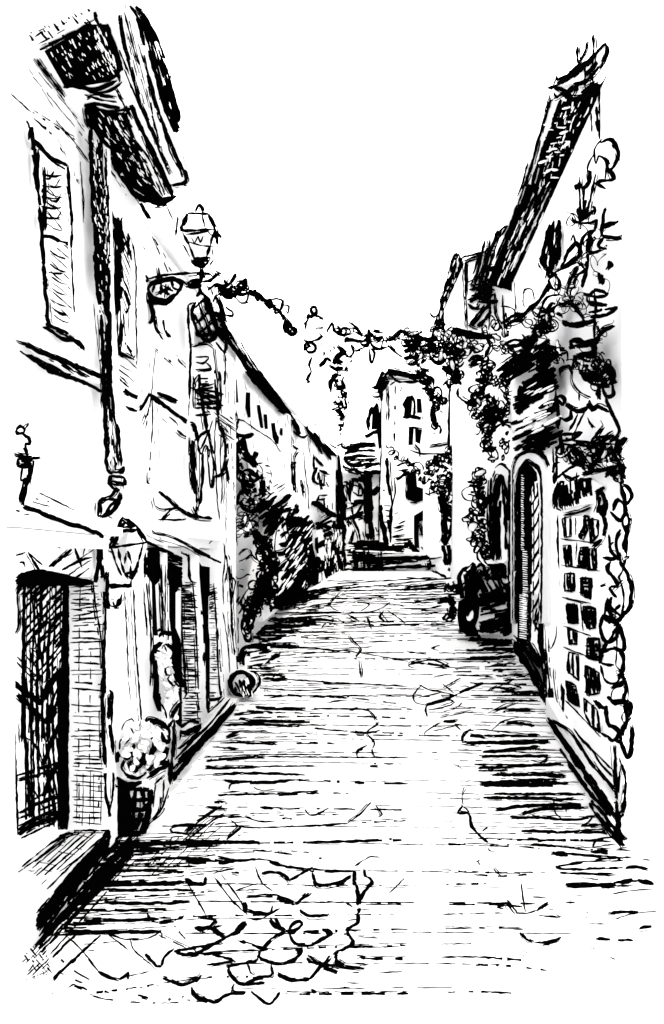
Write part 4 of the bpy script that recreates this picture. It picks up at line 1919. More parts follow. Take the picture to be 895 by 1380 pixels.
m = MB(); panel(m, FT, 'L', '535 625 610 635 605 730 535 715', .03); fill(m, q, 'L', '540 630 565 635 560 715 538 715'); fill(m, q, 'L', '570 635 605 640 595 710 572 700')
draw(m, q, 'L', '3 540 630 605 635\n3 570 710 590 735 595 770'); m.build('window', tw)
win(tw, FT, 'M', '545 130 575 130 580 200 625 215 620 262 580 278 545 265', '4 540 125 540 265\n2 545 275 580 280')
win(tw, FT, 'M', '565 340 620 308 628 340 620 360 590 370 588 440 592 520 570 520 565 440', '2 590 400 620 398\n2 590 430 620 428\n3 620 340 632 420 630 470\n2 600 370 605 440', nm='door')
# low house left of the tower
lh = thing('low_house', 'low house with a sloping tiled roof and crooked dark posts left of the tower', 'house', (1.1, 31, 2.84))
Y = 30.3; FL = VP(-5, Y, 5, Y); mb = MB(); x0, x1 = fx(456, Y), fx(513, Y)
mb.prism([Vector((x0, Y, 2.7)), Vector((x1, Y, 2.7)), Vector((x1, Y, fz(632, Y))), Vector((x0, Y, fz(632, Y)))],
         [Vector((x0, Y + 5, 2.7)), Vector((x1, Y + 5, 2.7)), Vector((x1, Y + 5, fz(632, Y))), Vector((x0, Y + 5, fz(632, Y)))], PLASTER)
draw(mb, FL, 'b', '''
2 520 90 520 200 600 170 690 50
5 520 70 600 60 690 40
3 580 80 590 160 600 220 640 310 660 400
3 520 200 570 180
2 600 180 690 175 700 220
3 530 240 560 230 570 260
5 540 250 560 270
2 610 300 580 400 560 440
3 640 210 680 200
4 600 320 575 400
2 770 230 780 400
3 800 280 815 320
2 800 350 850 350
2 655 440 720 420
2 680 320 700 400
''')
mb.build('wall', lh)
mb = MB(); Yf = 29.85; a = [Vector((fx(457, Yf), Yf, fz(636, Yf))), Vector((fx(512, Yf), Yf, fz(634, Yf))), Vector((fx(512, Y), Y + 2.4, fz(594, Y) + .45)), Vector((fx(458, Y), Y + 2.4, fz(600, Y) + .45))]
RF = P3(*a[:3]); mb.prism(a, [p + Vector((0, .05, -.09)) for p in a], PLASTER)
draw(mb, RF, 'a', '''
4 480 255 520 300 640 275 800 260
3 450 285 460 270 500 262
5 510 345 540 320 680 290 820 285
4 510 350 640 330 800 330
3 520 340 600 310
4 520 390 600 380 700 378 800 380
4 500 410 640 395 800 400
3 540 450 560 430 660 410 820 400
5 540 460 700 460 840 440
4 600 440 720 430 810 415
4 510 380 530 430 590 480
5 590 470 690 470 800 450
4 500 465 560 500 620 520
4 700 480 840 450
6 590 490 640 520 690 540
3 510 505 560 520 640 550
3 560 262 590 268
''')
mb.build('roof', lh)
for t, e in (('443 370 468 370 500 640 520 860 450 860', '8 455 370 460 500 470 640 480 860\n8 450 640 450 860'), ('695 520 770 520 765 600 770 700 770 890 705 890 700 700', '8 715 520 720 700 730 890\n8 750 540 740 700 760 890\n5 690 520 770 530 850 530\n8 770 740 800 700 830 655\n6 690 600 660 570 650 560')):
    m = MB(); fill(m, Pl((0, Yf - .1, 0), (0, -1, 0)), 'a', t, .12); draw(m, Pl((0, Yf - .25, 0), (0, -1, 0)), 'a', e); 
    if '443' in t: draw(m, Pl((0, Yf - .25, 0), (0, -1, 0)), 'b', '9 460 0 470 150 480 300 490 480 500 600\n9 490 0 490 150 500 300 470 500 450 700\n6 480 600 470 700')
    else: draw(m, Pl((0, Yf - .25, 0), (0, -1, 0)), 'b', '9 720 0 730 100 740 200 745 400\n6 690 120 740 130\n6 690 140 640 160 560 200\n6 720 130 750 100 750 300\n4 770 240 775 400')
    m.build('post', lh)
m = MB(); q = Pl((0, Yf + .1, 0), (0, -1, 0)); panel(m, FL, 'a', '500 620 650 650 690 800 510 810', .05)
q = VP(-5, Y - .07, 5, Y - .07)
draw(m, q, 'a', '''
5 500 630 530 620 570 640
3 500 640 505 720 530 800
3 530 640 550 720 560 790
6 575 600 575 700 580 800
5 575 600 620 595 690 620
2 590 650 640 655 645 740
2 590 710 640 740 680 740
5 650 630 680 700 660 750
5 500 850 560 830 640 805 720 790
3 600 790 690 780
3 510 640 530 660
''')
m.build('window', lh)
# dark steps and rails before the tower
stp = MB(); Yb = 28.9
for i in range(4):
    a, b = fx(474 + i * 6, 29), fx(583 - i * 5, 29); stp.prism([Vector((a, Yb + i * .3, 2.7)), Vector((b, Yb + i * .3, 2.7)), Vector((b, Yb + i * .3, 2.84 + .21 * (i + 1))), Vector((a, Yb + i * .3, 2.84 + .21 * (i + 1)))],
        [Vector((a, 29.9, 2.7)), Vector((b, 29.9, 2.7)), Vector((b, 29.9, 2.84 + .21 * (i + 1))), Vector((a, 29.9, 2.84 + .21 * (i + 1)))], STONE)
q = VP(-5, 28.85, 5, 28.85)
hatch(stp, q, 'M', '270 470 440 470 600 520 640 560 640 600 330 610 270 600', -4, 21, 3.6, over=14, skip=.05, ajit=3)
hatch(stp, q, 'M', '265 480 430 470 440 540 270 560', -4, 14, 4, over=8, skip=.02, ajit=3)
draw(stp, q, 'M', '''
5 440 490 540 480 590 520
2 470 475 560 470
6 620 530 635 560 640 600
5 540 455 575 515
''')
nicks(stp, VP(-5, 28.72, 5, 28.72), 'M', '280 490 600 525 640 590 330 610 270 600', 30, -4, 16, w=1.5, spread=5)
tag(stp.build('stone_steps'), 'broad dark stone steps leading up to the tower house', 'steps')
rl = MB(); q = VP(-5, 28.6, 5, 28.6)
panel(rl, q, 'M', '262 500 640 520 640 528 262 510', .03)
for x in (275, 290, 320, 345, 405): draw(rl, q, 'M', '4 %d 500 %d 560 %d 640' % (x, x + 2, x + 8))
draw(rl, q, 'M', '6 260 505 400 500 520 510\n5 330 555 460 545 640 545\n4 300 595 420 595 540 590\n6 250 470 290 470 400 470')
tag(rl.build('railing'), 'low dark railing on thin crooked posts in front of the broad steps', 'railing')
# plain wall house between tower and the right row
ph = MB(); Y = 27.6; x0, x1 = fx(578, Y), fx(672, Y); zt = fz(500, Y); zb = 2.6
ph.prism([Vector((x0, Y + 1.6, zb)), Vector((x1, Y, zb)), Vector((x1, Y, zt)), Vector((x0, Y + 1.6, zt))], [Vector((x0 + .5, Y + 7, zb)), Vector((x1, Y + 7, zb)), Vector((x1, Y + 7, zt)), Vector((x0 + .5, Y + 7, zt))], PLASTER)
q = VP(x0, Y + 1.55, x1, Y - .05)
draw(ph, q, 'L', '''
2.5 738 440 735 580 733 740
2.5 745 440 745 600 742 740
1.5 700 450 705 540
2 690 545 705 558
2 690 630 700 640 690 660 695 630
1.5 650 655 670 660
''')
draw(ph, q, 'M', '''
2d 780 160 870 80
2 780 160 820 155 860 150
2 740 30 800 -20 850 -80
2 750 50 820 0 860 -30
2 640 10 700 0 740 -10
2 700 390 700 410 720 400
1.5 760 560 790 585 820 590
5 730 600 770 610
1.5 670 545 700 540
''')
tag(ph.build('plain_house'), 'blank walled house with a thin double drainpipe line right of the tower', 'house')

# ================================================================== RIGHT HOUSE
hR = thing('arched_door_house', 'right house with an arched door and lattice of dark panes under a black eave', 'house', (2.6, 9, .9))
q = WR.pl
def zr(Y): return 7.73 + (Y - 7.95) * .0954
Ya, Yb = 7.12, 15.5
mb = MB()
A = [WR.p(Ya, 0, .2), WR.p(Yb, 0, .9), Vector((5.3, 15.6, .9)), Vector((5.1, 14.6, .2))]
zs = [zr(Ya), zr(Yb), zr(Yb), zr(14.6)]
door0, door1, dz0, dz1 = None, None, 0, 0
mb2 = [Vector((p.x, p.y, z)) for p, z in zip(A, zs)]
# facade in strips round the arched doorway
dA, dB = q.hit(733, 800).y, q.hit(697, 800).y
WR.box(mb, Ya, dA, .2, zr(Ya), -.35, 0, z0b=.2, z1b=zr(dA))
WR.box(mb, dB, Yb, .2, zr(dB), -.35, 0, z0b=.2, z1b=zr(Yb))
za = fz(622, (dA + dB) / 2)
WR.box(mb, dA, dB, za, zr(dA), -.35, 0, z1b=zr(dB))
back = [WR.p(Ya, -.352, .2), WR.p(Yb, -.352, .2), Vector((6, 15.6, .2)), Vector((5.1, 14.6, .2))]
mb.prism(back, [Vector((p.x, p.y, z)) for p, z in zip(back, zs)], PLASTER)
draw(mb, q, 'O', '''
2.5 288 250 285 330 288 450 285 600 282 895
3 300 280 300 400 300 600 300 895
3 288 250 300 230 340 210 380 210 410 230 430 260
2 405 430 410 600 405 800 410 895
3 470 460 470 600 480 700 485 895
2 475 480 472 640
2 310 215 350 200 420 195
8 395 200 415 230 430 265
3 450 190 455 280 450 330
4 545 290 540 320 500 300
3 585 30 560 80 525 150
2 590 70 605 105 610 110
2 640 80 650 110 600 160
2 690 120 650 145 600 170
3 500 150 560 165 700 175
4 540 170 600 185 690 150
3 660 0 680 40 715 125 680 170
2 480 175 620 180
3 510 255 560 240 490 290
''')
draw(mb, q, 'P', '''
3 408 0 405 100 410 200 405 280
4 400 100 395 180 410 280
2 485 0 490 200 490 400
2 465 130 460 180 440 220 430 180
2 450 300 460 400 480 480
6 415 220 420 300 420 400 425 500
3 425 240 440 400 
8 440 380 445 480 430 510
6 385 400 405 460 415 530
5 400 370 400 440 430 520
5 425 500 470 490 500 495
6 490 360 490 480
2 500 510 600 620 690 710
3 500 490 540 560 600 620 640 680 690 735
2 500 430 560 490 640 575
7 695 610 700 700 710 800 705 895
3 715 660 740 740 735 830 715 880
3 720 700 715 800 
4 440 510 520 620 600 720 690 850
2 520 550 600 680 690 780
7 440 540 500 600 580 690 640 760 700 870
6 440 570 500 660 570 780 650 880
3 500 620 600 760 690 890
2 560 620 620 700 700 800
5 480 590 560 680
2 440 510 500 550
4 740 820 720 895
''')
draw(mb, q, 'N', '''
6 540 70 520 140 500 210
6 540 70 545 160 545 250
7 575 50 540 130 510 220
5 580 50 582 130 575 220
8 500 200 515 240 530 280
5 560 110 565 200
3 550 120 555 230
2 435 380 440 330 470 330 480 370
2 400 330 405 400 395 440
2 430 370 440 400
''')
draw(mb, q, 'P', '''
5 300 200 340 230 400 290
6 300 220 340 270 380 370
3 350 200 390 260 410 320
5 290 170 330 200 360 210
3 320 250 400 350
3 310 200 350 300 390 380
8 300 190 310 240 330 300
''')
hatch(mb, q, 'P', '300 170 350 200 400 290 420 420 440 520 400 480 380 380 320 290', 55, 8, 2.4, over=8, ajit=8)
hatch(mb, q, 'P', '415 200 445 200 440 480 425 500', 87, 9, 2, over=6)
hatch(mb, q, 'P', '445 360 490 380 490 490 450 490', 86, 16, 1.4, over=6, dry=.1)
hatch(mb, q, 'N', '360 340 420 300 470 350 420 430 350 480', 84, 16, 1.4, over=8, dry=.1)
mb.build('wall', hR)
# the row of tall slit shutters high on the wall
for t, e in (('540 70 560 60 580 50 582 130 575 220 545 250 530 280 515 235 500 210 520 140', ''),):
    m = MB(); panel(m, q, 'N', t, .04); q2 = WR.off(.045)
    hatch(m, q2, 'N', t, 96, 7, 4, over=3); draw(m, q2, 'N', '8 505 200 525 240 530 280\n6 540 70 515 180\n5 580 50 578 210'); m.build('window_shutter', hR)
m = MB(); panel(m, q, '0', '783 240 800 240 802 285 785 292', .04)
draw(m, WR.off(.045), '0', '3 781 238 783 290\n3 788 250 786 294\n3 803 235 790 296\n4 790 270 785 293'); m.build('window_shutter', hR)
# arched door: reveal ring, leaf set back, dark opening in ink
mb = MB(); dR = WR.off(-.33)
WR.box(mb, dA - .6, dB + .6, 1.1, za, -.349, -.335)
mb.build('door_leaf', hR)
dl = C.objects['door_leaf']
mb = MB()
fr = '300 895 300 600 300 400 302 330 310 290 325 260 345 250 370 262 390 285 400 320 405 400 405 600 405 895'
# surround arch standing proud of the wall, its stones outlined
out = px('O', nums('288 895 286 600 288 400 288 280 300 235 340 208 385 210 420 240 440 300 445 400 440 600 440 895'))
inn = px('O', nums('300 895 300 600 300 400 302 310 318 270 345 250 350 250 375 262 395 290 405 400 405 600 405 895'))
n = min(len(out), len(inn)); q3 = WR.off(.05)
for i in range(n - 1):
    a = [q.hit(*out[i]), q.hit(*out[i + 1]), q.hit(*inn[i + 1]), q.hit(*inn[i])]
    mb.prism([p + q.n * .04 for p in a], [p - q.n * .002 for p in a], STONE)
draw(mb, WR.off(.045), 'O', '''
4 302 895 303 600 300 400 305 320 320 270 345 248 375 262 398 290 405 400 405 600 402 895
2 288 895 288 600 287 400 288 280 300 235 340 208 385 210 410 225
2 310 300 340 238 360 242
''')
mb.build('door_surround', hR)
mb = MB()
q4 = q                                       # black ink and hatching paint the darkness inside the arch
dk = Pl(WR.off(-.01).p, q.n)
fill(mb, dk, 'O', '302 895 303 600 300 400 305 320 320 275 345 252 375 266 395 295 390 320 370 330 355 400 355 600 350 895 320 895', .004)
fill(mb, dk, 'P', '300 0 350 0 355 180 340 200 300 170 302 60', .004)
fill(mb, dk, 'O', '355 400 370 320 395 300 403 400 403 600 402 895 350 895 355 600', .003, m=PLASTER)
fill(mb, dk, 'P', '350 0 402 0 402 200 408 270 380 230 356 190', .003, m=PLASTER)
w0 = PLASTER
for yy in range(300, 895, 9):                # white nicks in the black ink
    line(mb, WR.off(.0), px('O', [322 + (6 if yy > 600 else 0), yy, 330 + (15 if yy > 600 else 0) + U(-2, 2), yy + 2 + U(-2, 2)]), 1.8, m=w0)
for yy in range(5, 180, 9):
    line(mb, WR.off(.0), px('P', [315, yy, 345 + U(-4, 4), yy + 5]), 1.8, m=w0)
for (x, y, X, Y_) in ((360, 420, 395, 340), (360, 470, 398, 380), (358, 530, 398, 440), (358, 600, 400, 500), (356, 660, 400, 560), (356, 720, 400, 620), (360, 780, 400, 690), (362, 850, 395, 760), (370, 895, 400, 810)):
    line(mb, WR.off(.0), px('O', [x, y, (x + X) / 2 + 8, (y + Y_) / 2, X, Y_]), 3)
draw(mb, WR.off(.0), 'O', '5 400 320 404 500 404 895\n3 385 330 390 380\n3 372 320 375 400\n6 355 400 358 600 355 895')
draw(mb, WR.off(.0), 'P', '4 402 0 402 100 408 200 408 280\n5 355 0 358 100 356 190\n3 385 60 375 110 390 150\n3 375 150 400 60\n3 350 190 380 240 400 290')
mb.build('dark_opening_ink', dl)
# lattice of small dark panes
lt = MB(); panel(lt, q, 'O', '478 460 640 470 650 600 640 895 485 895', .02); panel(lt, q, 'P', '485 121 640 121 640 150 650 400 645 570 560 480 490 365', .02)
q5 = WR.off(.026)
draw(lt, q5, 'O', '1.5 480 555 600 570 650 580\n1.5 480 660 640 685\n1.5 485 790 600 815\n1.5 540 470 540 540\n1.5 545 570 540 640\n2 490 460 560 450')
draw(lt, q5, 'P', '1.5 490 15 570 40\n1.5 490 130 600 170\n1.5 490 215 580 250\n1.5 560 30 570 150')
ltf = lt.build('lattice_window', hR)
panes = [('O', '485 475 520 465 522 545 495 550'), ('O', '575 460 595 465 590 510 570 560 555 550 570 500'), ('O', '600 475 632 480 630 540 600 575 595 520'),
         ('O', '488 580 520 580 525 660 500 668'), ('O', '558 590 590 588 585 670 550 665'), ('O', '595 595 622 595 622 680 590 680'),
         ('O', '495 695 535 695 535 765 495 765'), ('O', '560 710 605 715 600 800 560 780'), ('O', '500 820 545 820 550 895 510 895'), ('O', '570 825 620 835 620 895 575 895'),
         ('P', '505 40 545 50 548 120 510 115'), ('P', '570 55 615 65 620 140 585 140'), ('P', '505 135 545 150 545 205 515 200'),
         ('P', '585 180 635 180 640 270 585 260'), ('P', '512 235 550 245 552 350 505 310'), ('P', '580 290 635 320 635 400 585 410'), ('P', '500 350 540 370 555 455 510 430'),
         ('P', '572 420 625 465 640 560 600 530 575 480')]
for i, (rg, t) in enumerate(panes):
    m = MB(); v = nums(t); qq = WR.off(.03)
    hatch(m, qq, rg, t, 86, 9 if i not in (0, 14, 17) else 12, 3.0, over=2, skip=.06, ajit=4, dry=.02)
    if i % 3 == 1: hatch(m, qq, rg, t, 5, 11, 3, over=2)
    straight(m, qq, 2.4, ' '.join('%.1f %.1f' % z for z in px(rg, v + v[:2]))); m.build('pane', ltf)
m = MB(); panel(m, q, 'O', '478 330 600 310 655 340 640 410 560 420 480 440', .02)
hatch(m, WR.off(.026), 'O', '475 330 600 312 610 370 560 400 520 430 480 440', 84, 15, 6, over=4, skip=.05)
draw(m, WR.off(.026), 'O', '5 480 325 460 380 460 435\n4 475 330 540 318 605 315\n3 470 370 510 375\n5 480 340 485 440\n4 465 435 480 440\n8 640 360 640 420 630 450\n6 655 350 620 370\n3 500 460 560 445 600 430')
m.build('barred_window', hR)
# the plinth
mb = MB(); WR.box(mb, 7.12, 10.6, .5, .98, 0, .12, STONE, z0b=.8, z1b=1.36)
draw(mb, WR.off(.125), 'P', '''
5 430 500 500 600 600 740 690 870
5 440 540 520 650 610 780 680 880
6 450 590 540 720 620 830 680 895
3 440 510 520 560 600 680 700 790
''')
draw(mb, WR.off(.125), 'H', '''
6 580 0 630 60 690 130 735 178
6 600 0 660 60 730 150
6 740 0 720 60 705 140
4 640 0 700 60 720 110
5 700 0 710 60 740 50
4 660 0 720 90
5 700 100 740 155
3 690 140 740 155
7 680 115 700 130
''')
mb.build('plinth', hR)
# eave of the right house
mb = MB()
o0, o1 = Vector((2.25, 8.19, 7.9)), Vector((2.84, 13.9, 8.42))
SR = P3(WR.p(7.95, 0, 7.73), WR.p(15.5, 0, 8.45), o0)
ring = [SR.hit(815, 128), SR.hit(690, 385), SR.hit(664, 395), SR.hit(668, 345), SR.hit(713, 220), SR.hit(750, 112)]
mb.prism(ring, [p + Vector((0, 0, .1)) for p in ring], PLASTER)
top = [p + Vector((0, 0, .11)) for p in ring]
mb.poly([top[5], top[4], top[3], Vector((6.5, 15, 9.8)), Vector((6, 13.5, 9.5))], PLASTER)
draw(mb, SR, 'Q', '''
3 345 315 300 480 250 640 215 780 170 895
3 330 380 290 520
4 355 440 300 620 260 740 215 880
2 195 760 165 880
3 210 770 185 880
5 525 500 480 640 430 800 360 895
2 500 520 450 660
''')
straight(mb, SR, 2.2, '749 112 723 200 712 235 690 300 668 348')
hatch(mb, SR, 'N', '400 0 430 0 340 280 310 250', -68, 10, 1.6, over=14, ajit=3)
draw(mb, SR, 'N', '''
5 410 0 385 80 350 180 320 260
5 550 0 510 90 460 200 400 280
4 540 0 500 100 440 220
5 440 250 400 300 370 370
2 330 100 370 70 340 120
''')
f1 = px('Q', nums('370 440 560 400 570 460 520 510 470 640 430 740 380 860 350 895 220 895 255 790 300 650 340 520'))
hatch(mb, SR, 'Q', '370 440 560 400 570 460 520 510 470 640 430 740 380 860 350 895 225 895 260 790 300 650 340 520', -73, 11, 4.2, over=5, skip=.04, ajit=2)  # dense hatching paints the shade on the eave's underside
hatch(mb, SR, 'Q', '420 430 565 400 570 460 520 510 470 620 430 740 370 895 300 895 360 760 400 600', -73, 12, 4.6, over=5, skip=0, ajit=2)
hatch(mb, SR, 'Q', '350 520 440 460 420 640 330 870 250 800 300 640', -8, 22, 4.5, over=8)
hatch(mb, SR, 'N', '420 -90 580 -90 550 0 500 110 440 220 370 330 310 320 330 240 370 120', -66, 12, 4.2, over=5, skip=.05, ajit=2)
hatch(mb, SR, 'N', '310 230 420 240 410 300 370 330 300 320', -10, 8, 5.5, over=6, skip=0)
nicks(mb, P3(*[p - Vector((0, 0, .05)) for p in ring[:3]]), 'Q', '380 430 560 410 500 520 440 680 340 880 250 880 300 660', 40, -72, 9, w=1.5)
nicks(mb, P3(*[p - Vector((0, 0, .05)) for p in ring[:3]]), 'N', '420 0 540 0 480 130 400 250 330 300 350 200', 40, -66, 14, w=1.4, spread=6)
nicks(mb, P3(*[p - Vector((0, 0, .05)) for p in ring[:3]]), 'Q', '300 500 420 440 420 640 330 870 250 800 290 640', 26, -8, 9, w=2)
draw(mb, SR, 'N', '7 320 250 310 310 380 310\n7 330 230 400 280\n5 370 320 355 375')
mb.build('eave', hR)
mb = MB(); VT = VP(-5, 8.0, 9, 8.0)
a = px('Q', nums('345 330 420 310 500 235 595 150 600 190 570 260 500 320 440 350 350 360'))
mb.prism([VT.hit(*z) for z in a], [VT.hit(*z) + Vector((0, .25, 0)) for z in a], PLASTER)
Vt = VP(-5, 7.98, 9, 7.98)
draw(mb, Vt, 'Q', '''
4 300 375 350 355 440 300 520 230
5 345 330 400 310 460 270 540 205 595 148
4 595 148 603 180 580 240 540 300 480 345 430 355
7 360 340 430 310 480 260 530 230
6 490 310 530 270 550 240
3 345 315 350 340
3 500 140 490 190 450 260 400 310
2 500 140 515 145
3 450 165 455 240 480 255
3 530 100 535 160 530 240
2d 530 240 530 360
2 490 250 490 380
5 635 300 600 330 560 370 470 400
5 560 350 480 390
3 330 430 400 390 450 360 430 410
5 330 370 400 400 430 430
6 370 410 440 430 560 400
3 330 400 345 420 380 390
3 590 355 570 400
4 390 410 440 370
7 480 400 560 385 565 440
''')
mb.build('tiled_eave_end', hR)
mb = MB(); draw(mb, Vt, 'Q', '''
4 570 440 575 540 580 640 590 720
5 545 470 555 560 575 640
3 545 545 560 600 575 570 560 540
2 520 500 525 600
4 590 405 580 440 575 480
''')
mb.build('corner_pipe', hR)
# awning over the arched door
ab = MB(); aq = WR.pl
wa = '410 700 440 660 560 645 575 720 560 760 570 895 380 895 400 800'
pts = px('N', nums('400 790 430 660 550 645 570 720 555 895 380 895'))
A3 = WR.off(.11)
panel(ab, WR.pl, 'N', '400 790 430 660 550 645 570 720 555 895 380 895', .10)
hatch(ab, A3, 'f', '200 160 380 70 385 150 410 190 300 260 180 340 160 290', -24, 9, 6, over=6, skip=.02)
hatch(ab, A3, 'f', '200 160 380 70 385 130 200 230', -22, 9, 7, over=4, skip=0)
hatch(ab, A3, 'f', '140 400 380 260 400 400 340 520 180 560 160 480', -24, 24, 5, over=8, skip=.05)
hatch(ab, A3, 'f', '160 520 400 420 410 560 240 570', -20, 15, 4, over=12, skip=.05)
draw(ab, A3, 'f', '''
3 350 270 355 300
3 390 260 380 340
5 395 200 390 280 410 300 415 440
6 185 180 180 280 190 330
''')
nicks(ab, WR.off(.155), 'f', '200 190 380 140 400 190 300 250 200 300', 10, -26, 16, w=2.2, spread=5)
nicks(ab, WR.off(.155), 'f', '150 400 390 260 390 400 200 520', 22, -24, 22, w=2.4, spread=6)
tag(ab.build('dark_awning'), 'heavy black slatted blind jutting out above the arched door', 'awning')
# ================================================================== SECOND RIGHT HOUSE
h2 = thing('gabled_house', 'house with a scribbled gable and thin slanting eave behind the arched door house', 'house', (3.4, 18, 1.7))
Wp = [(fx(650, 16.4), 16.4), (fx(607, 27), 27)]
mb = MB(); x0 = fx(649, 16.2); x1 = 3.9
a = [Vector((x0, 16.2, 1)), Vector((x1, 15.9, 1)), Vector((x1 + 2, 26.8, 1)), Vector((fx(607, 26.8), 26.8, 1))]
zz = [8.7, 8.7, 8.7, 8.7]
mb.prism(a, [Vector((p.x, p.y, z)) for p, z in zip(a, zz)], PLASTER)
G = VP(x0, 16.15, x1, 15.85)
draw(mb, G, 'O', '''
3 200 310 195 450 200 600 205 640
2 190 320 185 480 200 620
2 270 300 275 500 270 700 275 895
''')
mb.build('wall', h2)
m = MB(); panel(m, G, 'O', '200 620 205 420 215 320 232 295 250 320 265 420 265 640 240 660', .03); q = Pl(G.p + G.n * .035, G.n)
draw(m, q, 'O', '''
4 205 640 210 480 215 360 230 300 250 320 265 400 268 480
5 225 640 220 500 225 400 232 310
4 245 330 255 420 262 560 262 600
3 232 640 230 520 235 400
2 215 270 240 255 270 280 275 330
2 205 310 215 280
''')
m.build('arched_window', h2)
mb = MB(); Gy = 16.0
g = px('N', nums('205 210 330 100 380 140 380 330 350 500 205 490'))
g = px('N', nums('200 215 265 190 330 100 400 60 380 500 205 500'))
Gp = VP(-5, 16.1, 9, 16.1)
mb.prism([Gp.hit(*z) for z in g], [Gp.hit(*z) + Vector((0, 3, 0)) for z in g], PLASTER)
q = VP(-5, 16.05, 9, 16.05)
draw(mb, q, 'N', '''
2 200 215 200 300 205 400 208 490
2 205 210 205 350
2 190 215 265 185 280 170
2 185 205 200 195 280 175
3 280 130 265 200 250 260 240 310
3 300 130 285 220 260 300
3 330 90 300 180 280 250 250 330
2 340 90 370 100 330 200
3 380 75 330 110 320 140
4 250 330 290 340 300 310
5 240 350 280 370 300 340
3 210 385 240 405 290 400 300 380
3 210 370 250 360
2 300 340 300 400 295 490
2 320 340 320 420 350 490
2 350 350 355 440 360 490
2 210 300 250 280
2 205 470 250 490
4 220 380 250 350 260 330
''')
hatch(mb, q, 'N', '250 190 340 100 380 120 330 260 300 340 240 350 220 300', -68, 17, 2, over=10, ajit=8)
hatch(mb, q, 'N', '215 460 230 400 300 380 300 420 260 490', -52, 16, 3.5, over=6)
hatch(mb, q, 'N', '270 200 370 110 330 230 300 330 240 350', -12, 15, 2, over=8, ajit=10)
hatch(mb, q, 'N', '240 310 310 280 310 380 230 400', -8, 13, 3.5, over=8, ajit=10)
mb.build('gable', h2)
mb = MB(); a0, a1 = Vector((fx(617, 16), 16, fz(343, 16))), Vector((fx(593, 21), 21, fz(445, 21)))
dn = (a1 - a0).normalized(); nn = Vector((1, 0, 0))
SG = P3(a0, a1, a0 + Vector((.6, 0, .12)))
g = [SG.hit(*z) for z in px('N', nums('155 190 178 190 192 240 165 330 140 440 110 490 80 480 110 370 130 280'))]
mb.prism(g, [p + Vector((0, 0, .12)) for p in g], PLASTER)
t = '155 190 178 190 192 240 165 330 140 440 110 490 80 480 110 370 130 280'
hatch(mb, SG, 'N', t, -72, 9, 4.6, over=2, skip=.02, ajit=2)
draw(mb, SG, 'N', '''
4 150 195 170 190 180 210 190 240
7 155 200 140 290 115 370 90 480
6 188 240 160 340 135 430 110 480
3 60 425 75 440 90 430
3 155 190 165 185 175 195
5 75 500 85 485 100 500
''')
nicks(mb, P3(a0 - Vector((0, 0, .05)), a1 - Vector((0, 0, .05)), a0 + Vector((.6, 0, .07))), 'N', t, 26, -72, 7, w=1.3)
mb.build('eave', h2)
